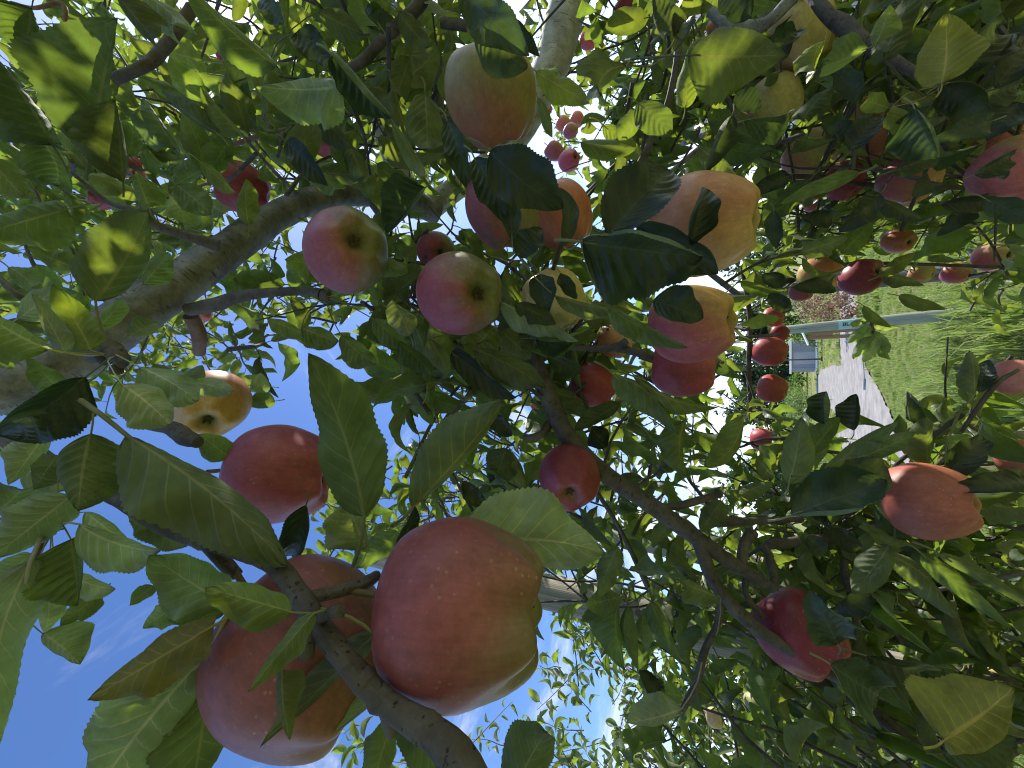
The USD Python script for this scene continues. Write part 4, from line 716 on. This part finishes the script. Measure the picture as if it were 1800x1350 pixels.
HL_W = """
1531 563 1492 577 5 8 up 1.0|1530 570 1487 606 8 10 up 1.0|1533 575 1506 612 8 9 up 1.0|1538 590 1497 634 8 10 up .98|1541 592 1516 638 9 9 up .98|1537 583 1562 620 10 9 up .98|1540 596 1564 630 6 12 u .98|1530 588 1555 588 6 9 up 1.0|1533 571 1572 573 6 7 up 1.0|1528 566 1515 560 8 8 up 1.0
"""
rngL = np.random.default_rng(11)
NODES = [(200, 622, .25), (578, 1076, .165), (1535, 575, 1.0), (90, 925, .235), (1022, 422, .28), (1655, 150, .40), (1462, 1160, .425), (570, 520, .455), (1690, 715, .44), (1105, 105, .34), (905, 440, .36), (1510, 1105, .55), (620, 995, .205), (880, 600, .42), (1235, 1150, .46), (1095, 1035, .5), (475, 110, .4)]
def hero(tree, text, scale=1.0):
    for item in text.replace('\n', '|').split('|'):
        w = item.split()
        if len(w) < 8: continue
        bx, by, tx, ty, wl, wr = map(float, w[:6]); code = w[6]; d = float(w[7]); bend = float(w[8]) if len(w) > 8 else rngL.uniform(-.04, .04)
        L = math.hypot(tx - bx, ty - by) * d / F
        dd = rngL.uniform(-.22, .22) * L
        P0, P1 = at(bx, by, d - dd * .5), at(tx, ty, d + dd * .5)
        N = unit(EYE - (P0 + P1) / 2)
        W = max(wl, wr) * 1.13; al, ar = math.acos(min(1, 1.13 * wl / W)), math.acos(min(1, 1.13 * wr / W))
        k = d / F; big = math.hypot(tx - bx, ty - by) > 75
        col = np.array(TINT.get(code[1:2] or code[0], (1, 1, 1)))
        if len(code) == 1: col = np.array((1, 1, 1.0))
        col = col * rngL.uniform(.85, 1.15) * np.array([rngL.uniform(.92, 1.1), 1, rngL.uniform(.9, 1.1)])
        nd = [(math.hypot(bx - a, by - b), a, b, c) for a, b, c in NODES]; nd = min(nd); pk = {}
        if 12 < nd[0] < 130 and abs(nd[3] - d) < .16 * d + .03:
            tg = at(*nd[1:]) - P0; pk = dict(petdir=unit(tg), reach=np.linalg.norm(tg) / L)
        v, f, uv = leaf(P0, P1, N, W * k, W * k, al * .95, ar * .95, code[0] == 't', rngL, nt=52 if big else 30, ns=6 if big else 3, bend=bend, curl=rngL.uniform(-.15, .45), wave=rngL.uniform(.15, .5), serr=.026 if big else .018, pet=rngL.uniform(.22, .32), cup=rngL.uniform(.2, 1.0), twist=rngL.normal() * .28, tip=rngL.uniform(-.1, .8), **pk)
        tree.add(v, f, uv, col, 1000, True, 'leaf_mature' if code[0] == 't' else 'leaf')
hero(A, HL_A); hero(Bt, HL_B); hero(Dt, HL_W)
# twig that carries the pale lit leaf cluster in front of the road
Dt.branch([(1528, 545, 1.02, 2.5), (1531, 560, 1.0, 2.5), (1534, 578, 1.0, 2.5), (1540, 594, .99, 2)], 'bark_red', 'twig', 6, 10, 0)

# shoots with leaves, grown in the world
rngS = np.random.default_rng(21)
OPEN = [(1385, 520, 1640, 765, 6.0), (0, 1065, 330, 1350, 6.0), (450, 600, 640, 745, 3.0), (640, 700, 740, 765, 1.5), (1225, 745, 1270, 800, 1.2), (930, 1110, 1050, 1350, 1.6), (150, 1000, 300, 1120, 5.0)]
KEEP = [(a[0], a[1], a[2] * (1.0 if a[2] > 50 else .9 if a[2] > 24 else .65), a[3]) for a in APPLES]
for q0, q1, n in (((430, 425, 34, .58), (575, 342, 30, .74), 8), ((575, 342, 28, .74), (680, 340, 24, .85), 6), ((240, 545, 38, .47), (430, 425, 36, .58), 8), ((1010, -30, 33, .92), (962, 135, 27, .95), 7), ((672, 215, 17, .88), (740, 370, 20, .92), 6), ((970, 1045, 26, 1.1), (1060, 1062, 26, 1.05), 2), ((945, 640, 12, .5), (1230, 950, 14, .46), 12), ((1400, 600, 10, 5), (1720, 555, 12, 5), 10)):
    KEEP += [tuple(np.array(q0) * (1 - t) + np.array(q1) * t) for t in np.linspace(0, 1, n)]
KEEP = np.array([k for k in KEEP])
def covers(p0, p1, w):
    for t in (.15, .5, .85):
        x, y, z = pix(p0 + (p1 - p0) * t)
        if z > .05 and ((np.hypot(KEEP[:, 0] - x, KEEP[:, 1] - y) < KEEP[:, 2] + .5 * w / z * F) & (KEEP[:, 3] > z - .02)).any(): return True
    return False
def blocked(P, d, L):
    for t in (0, .33, .66, 1.0, 1.2):
        x, y, z = pix(P + unit(d) * L * t)
        for x0, y0, x1, y1, dm in OPEN:
            if z > 0.05 and z < dm and x0 < x < x1 and y0 < y < y1: return True
    return False
def shoot(tree, P, d, L, nl, ll, rng, wood='bark_dark', droop=.35, r0=.003, res=(7, 2), tints=None, prob=1.0):
    d = unit(d); side = unit(np.cross(d, rng.normal(size=3)))
    pts = np.array([P, P + d * L * .33 + side * L * .03, P + d * L * .66 - side * L * .02 + [0, 0, -.02 * L], P + d * L + side * L * .05])
    rr = np.array([r0, r0 * .8, r0 * .6, r0 * .35])
    q = spline(np.column_stack([pts, rr]), 10); v, f, uv = tube(q[:, :3], q[:, 3], 5)
    obj('twig', (v, f), wood, tree.x, smooth=True, uv=uv)
    ang = rng.uniform(0, 6.28)
    for k in range(nl):
        t = (k + .6 + rng.uniform(-.3, .3)) / nl; b = spline(pts, 40)[min(39, int(t * 39))]
        ang += 2.4 + rng.normal() * .3
        s1 = unit(np.cross(d, [0.3, .2, 1.0])); s2 = np.cross(s1, d)
        rad = math.cos(ang) * s1 + math.sin(ang) * s2
        dirn = unit(.45 * d * rng.uniform(.3, 1.2) + rad * rng.uniform(.6, 1.0) + np.array([0, 0, -droop]) * rng.uniform(.2, 1.6))
        l = ll * rng.uniform(.6, 1.15)
        up = unit(np.array([0, 0, 1.0]) + .35 * SUN + rng.normal(size=3) * .45)
        p0 = b + dirn * l * .22
        w = l * rng.uniform(.24, .32); fo = rng.uniform(.1, .8)
        if covers(p0, p0 + dirn * l, w) and rng.uniform() < .9: continue
        col = np.array((1, 1, 1.0)) * rng.uniform(.75, 1.25) * np.array([rng.uniform(.88, 1.15), 1, rng.uniform(.85, 1.15)])
        px, py, dep = pix(p0)
        near = dep > .05 and l / dep * F > 60
        v, f, uv = leaf(p0, p0 + dirn * l, up, w, w, fo, fo * rng.uniform(.7, 1.2), True, rng, nt=16 if near else res[0], ns=3 if near else res[1], curl=rng.uniform(.0, .6), wave=rng.uniform(.2, .5) if near else 0.2, pet=.22, cup=rng.uniform(.1, 1.3), bend=rng.uniform(-.12, .12), twist=rng.normal() * .6, tip=rng.uniform(0, 1.0))
        inside = -60 < px < 1860 and -60 < py < 1410 and dep > .1
        tree.add(v, f, uv, col, l / max(dep, .1) * F if inside else 0)
# zones: tree, px box, depth range, shoots, leaves each, leaf length, bias
ZONES = [
 (A, (200, 60, 620, 330), (.6, 1.0), 24, 9, .072), (A, (430, -20, 830, 300), (.55, .95), 34, 9, .075), (A, (-20, -20, 250, 420), (.55, .9), 12, 8, .075), (A, (600, 380, 1000, 700), (.5, .85), 40, 8, .072), (A, (700, 540, 1000, 720), (.48, .7), 14, 8, .072),
 (A, (200, 200, 340, 520), (.7, 1.0), 8, 7, .07), (A, (420, 470, 760, 640), (.55, .8), 10, 6, .065), (A, (840, 700, 1320, 1060), (.6, .95), 34, 8, .068), (A, (760, 740, 960, 900), (.5, .7), 6, 7, .065), (A, (940, 560, 1260, 720), (.55, .85), 12, 7, .065),
 (A, (-30, 520, 60, 720), (.45, .7), 3, 6, .075),
 (Bt, (940, -20, 1300, 320), (.75, 1.5), 34, 9, .07), (Bt, (1260, -20, 1820, 300), (.5, .95), 64, 9, .085), (Bt, (1300, 280, 1820, 470), (.65, 1.2), 50, 9, .075), (Bt, (1080, -20, 1330, 300), (.55, 1.0), 18, 8, .08), (Bt, (1290, 440, 1400, 830), (.8, 1.3), 20, 8, .065), (Bt, (1480, 420, 1820, 560), (.8, 1.4), 12, 8, .065),
 (Ct, (1200, 940, 1820, 1370), (.5, .95), 70, 9, .08), (Ct, (1560, 680, 1820, 920), (.5, .95), 22, 8, .07), (Ct, (1390, 800, 1660, 960), (.5, .8), 26, 8, .07),
 (Dt, (240, 460, 520, 700), (1.0, 2.0), 44, 10, .062), (Dt, (-30, 80, 280, 660), (.9, 1.9), 60, 10, .065), (Dt, (560, 640, 920, 960), (.9, 1.7), 52, 10, .062), (Dt, (900, 560, 1300, 1020), (1.1, 1.9), 46, 9, .062), (Dt, (560, 480, 1000, 680), (1.0, 1.8), 26, 9, .065), (Dt, (1020, 930, 1350, 1110), (.9, 1.5), 14, 8, .06),
 (Et, (960, 1080, 1420, 1370), (1.3, 2.6), 120, 12, .082), (Et, (1250, 850, 1500, 1150), (1.7, 3.0), 50, 11, .08), (Et, (560, 1230, 900, 1370), (1.3, 2.2), 9, 8, .06), (Et, (1280, 1050, 1820, 1370), (1.3, 2.8), 90, 12, .08), (Et, (630, 860, 760, 1000), (1.2, 2.0), 8, 8, .06),
 (Gt, (1280, 100, 1820, 480), (1.6, 3.6), 70, 12, .08), (Gt, (950, 0, 1330, 330), (1.8, 3.2), 34, 10, .065), (Gt, (100, 40, 760, 440), (1.3, 2.4), 110, 10, .07), (Gt, (850, 380, 1060, 480), (1.6, 2.6), 6, 8, .06),
]
for tree, (x0, y0, x1, y1), (d0, d1), ns_, nl, ll in ZONES:
    for k in range(ns_):
        px, py, d = rngS.uniform(x0, x1), rngS.uniform(y0, y1), rngS.uniform(d0, d1)
        dirn = rngS.normal(size=3) + np.array([0, 0, .9])
        L = rngS.uniform(.16, .34) * (1.0 if d < 1.2 else 1.3)
        P = at(px, py, d) - unit(dirn) * L * .5
        if not blocked(P, dirn, L): shoot(tree, P, dirn, L, nl, ll, rngS)
# the rest of the crown overhead and to the right, outside the picture, that shades the scene
for k in range(210):
    P = np.array([rngS.uniform(-1.3, 1.9), rngS.uniform(-1.5, 1.5), rngS.uniform(1.2, 3.1)])
    if np.linalg.norm(P - EYE) < .4: continue
    px, py, d = pix(P)
    mg = 120 + 190 / max(d, .05)
    if d > -.15 and (d < .12 or (-mg < px < 1800 + mg and -mg < py < 1350 + mg)): continue
    shoot(A, P, rngS.normal(size=3) + [0, 0, .6], .36, 11, .078, rngS)
for k in range(46):
    t = rngS.uniform(.55, 1.6); P = EYE + SUN * t + rngS.normal(size=3) * .28
    px, py, d = pix(P)
    if d < .2 or py > -30: continue
    shoot(A, P, rngS.normal(size=3) + [0, 0, .6], .3, 10, .078, rngS)
for k in range(170):      # and behind the place one stands
    P = np.array([rngS.uniform(-1.6, 1.6), rngS.uniform(-1.6, -.25), rngS.uniform(.8, 3.0)])
    if P[1] > -.45 and abs(P[0]) < .5 and P[2] < 2.1: continue
    if pix(P)[2] > -.12: continue
    shoot(A, P, rngS.normal(size=3) + [0, -.4, .6], .36, 11, .08, rngS)
for t in (A, Bt, Ct, Dt, Et, Gt): t.finish()
# trunks of the trees behind
def trunk(tree, h, r, lean=(0, 0)):
    b = np.array(tree.x.loc); e = b + [lean[0], lean[1], h]
    tree.wbranch(np.array([[*b, r], [*(b * .6 + e * .4 + [.03, .02, 0]), r * .8], [*e, r * .35]]), 'bark_pale', 'trunk', 12, 24, .1, 7)
    rg = np.random.default_rng(int(abs(b[0] * 100)))
    for k in range(6):
        st = b + (e - b) * (.35 + .1 * k); a = rg.uniform(0, 6.28); en = st + np.array([math.cos(a) * .6, math.sin(a) * .5, .35])
        if any(1340 < pix(q)[0] < 1660 and 500 < pix(q)[1] < 780 for q in (st, (st + en) / 2, en)): continue
        tree.wbranch(np.array([[*st, r * .4], [*((st + en) / 2 + [0, 0, .06]), r * .28], [*en, r * .1]]), 'bark_dark', 'branch', 8, 12, .1, k)
trunk(Bt, 2.2, .04, (-.1, -.1)); trunk(Ct, 1.5, .045, (.05, .05)); trunk(Dt, 3.2, .035); trunk(Et, 3.0, .045); trunk(Gt, 2.8, .05)

# ------------------------------------------------------------------ apples
prof = np.array([(0, .50), (.045, .505), (.10, .56), (.18, .70), (.30, .835), (.44, .89), (.60, .855), (.77, .72), (.90, .50), (.985, .24), (1.0, -.02), (.945, -.28), (.845, -.52), (.71, -.72), (.575, -.86), (.47, -.925), (.34, -.92), (.22, -.85), (.12, -.765), (.05, -.735), (0, -.73)])
def apple_shape(nr, ns, rng, lobes, face=None):
    q = spline(prof, nr); r, z = np.abs(q[:, 0]), q[:, 1]
    th = np.arange(ns) / ns * 2 * np.pi; ph = rng.uniform(0, 6.28)
    if face is not None: ph = math.pi - 5 * face; lobes = lobes * 1.0 if lobes < .12 else lobes
    low = np.clip((-.25 - z) / .6, 0, 1)[:, None]; hi = np.clip((z - .4) / .4, 0, 1)[:, None]
    lob = np.cos(5 * th + ph)[None]
    asym = 1 + .035 * np.cos(th + rng.uniform(0, 6))[None] + .025 * np.cos(2 * th + rng.uniform(0, 6))[None]
    R = r[:, None] * (1 + lobes * lob * low * .8) * asym
    Zz = z[:, None] + lobes * 1.1 * lob * low * np.clip(r[:, None] - .1, 0, 1) * -1 + .05 * np.cos(th + 1.3)[None] * hi
    v = np.stack([R * np.cos(th)[None], R * np.sin(th)[None], Zz * np.ones_like(R)], -1)
    v[0] = v[0].mean(0); v[-1] = v[-1].mean(0)
    i, j = np.meshgrid(np.arange(nr - 1), np.arange(ns), indexing='ij'); k = (j + 1) % ns
    qd = np.stack([i * ns + j, (i + 1) * ns + j, (i + 1) * ns + k, i * ns + k], -1).reshape(-1, 4)
    return v.reshape(-1, 3), np.vstack([qd[:, [0, 1, 2]], qd[:, [0, 2, 3]]])
rngA = np.random.default_rng(5)
def apple(px, py, r, d, axis, under, blush, amt, bdir, label, group=None, streak=.35):
    off = np.array([px - 900.0, 675.0 - py]) / F; rho = np.hypot(*off); b = r / F; al, thv = math.atan(b), math.atan(rho)
    for _ in range(30):
        al = math.asin(min(.9, b * math.sqrt(max(1e-6, math.cos(thv) ** 2 - math.sin(al) ** 2))))
        thv -= ((math.tan(thv + al) + math.tan(thv - al)) / 2 - rho) * math.cos(thv) ** 2 * .8
    off = off / rho * math.tan(thv); c = EYE + d * (FWD + off[0] * CX + off[1] * CY); R = np.linalg.norm(c - EYE) * math.sin(al)
    z = unit(EYE - c); x = unit(CX - z * (CX @ z)); y = np.cross(z, x)            # picture right, up, towards the eye
    w = lambda a: unit(a[0] * x - a[1] * y + a[2] * z)
    cal = w(axis); bd = w(bdir)
    up = -cal; e1 = unit(np.cross(up, [.3, .5, .8])); e2 = np.cross(up, e1)
    big = r > 45
    v, f = apple_shape(46 if big else 26, 60 if big else 28, rngA, (.115 if r > 152 else rngA.uniform(.06, .085)), math.atan2((EYE - c) @ e2, (EYE - c) @ e1) if r > 60 and axis[2] < .45 else None)
    sc = R * .99 * np.array([1, 1, rngA.uniform(.96, 1.06)])
    vw = (v * sc) @ np.stack([e1, e2, up])
    n = unit(vw)
    th = np.arctan2(v[:, 1], v[:, 0]); lat = v[:, 2]
    sd = rngA.uniform(0, 50)
    st = meshkit.fbm(np.stack([np.cos(th) * 5 + sd, np.sin(th) * 5, lat * .8], -1), 4, 3) - .5 + .7 * (meshkit.fbm(np.stack([np.cos(th) * 1.4 + sd, np.sin(th) * 1.4, lat * 1.2], -1), 3, 9) - .5)
    k = np.clip(.5 + (n @ bd) * .75 + (amt - .5) * 2 + st * streak * 2, 0, 1); k = (k * k * (3 - 2 * k))[:, None]
    pole = np.clip((np.hypot(v[:, 0], v[:, 1]) - .08) / .35, 0, 1)[:, None]
    u_ = np.array(under) * pole + np.array(GRN) * (1 - pole) * .9
    col = u_ * (1 - k * (.35 + .65 * pole)) + np.array(blush) * k * (.35 + .65 * pole)
    col = col * .9 + col.mean(1, keepdims=True) * .1 + np.array([.004, .006, .010])
    t = thing('apple', label, 'apple', c, group)
    fm = obj('flesh', (vw + c, f), 'apple', t, smooth=True, tint=col)
    UsdGeom.PrimvarsAPI(fm).CreatePrimvar('axis', T.Color3fArray, 'vertex').Set(Vt.Vec3fArray.FromNumpy(np.column_stack([np.cos(th) + sd, np.sin(th), lat * 2 + .15 * np.hypot(v[:, 0], v[:, 1])]).astype(np.float32)))
    a = rngA.uniform(0, 6.28); q = spline(np.array([[0, 0, .46, .05], [.02, .02, .75, .035], [.16 * math.cos(a), .16 * math.sin(a), 1.35, .045]]), 7)
    sv, sf, suv = tube(q[:, :3] * R @ np.stack([e1, e2, up]) + c, q[:, 3] * R, 7); obj('stem', (sv, sf), 'stem', t, smooth=True)
    ms = []
    for s in range(5):
        an = s * 1.2566 + sd; ca, sa = math.cos(an), math.sin(an)
        tri = np.array([[.0, -.05, -.74], [.0, .05, -.74], [.10, .045, -.80], [.10, -.045, -.80], [.15, 0, -.88 + .04 * (s % 2)], [.05, 0, -.79]])
        rot = np.array([[ca, -sa, 0], [sa, ca, 0], [0, 0, 1]]); ms.append((tri @ rot.T * R @ np.stack([e1, e2, up]) + c, np.array([[0, 1, 2], [0, 2, 3], [3, 2, 4], [0, 3, 5], [1, 5, 2], [5, 3, 4], [5, 4, 2], [0, 5, 1]])))
    obj('calyx', join(ms), 'calyx', t)
    return t
for a in APPLES: apple(*a)
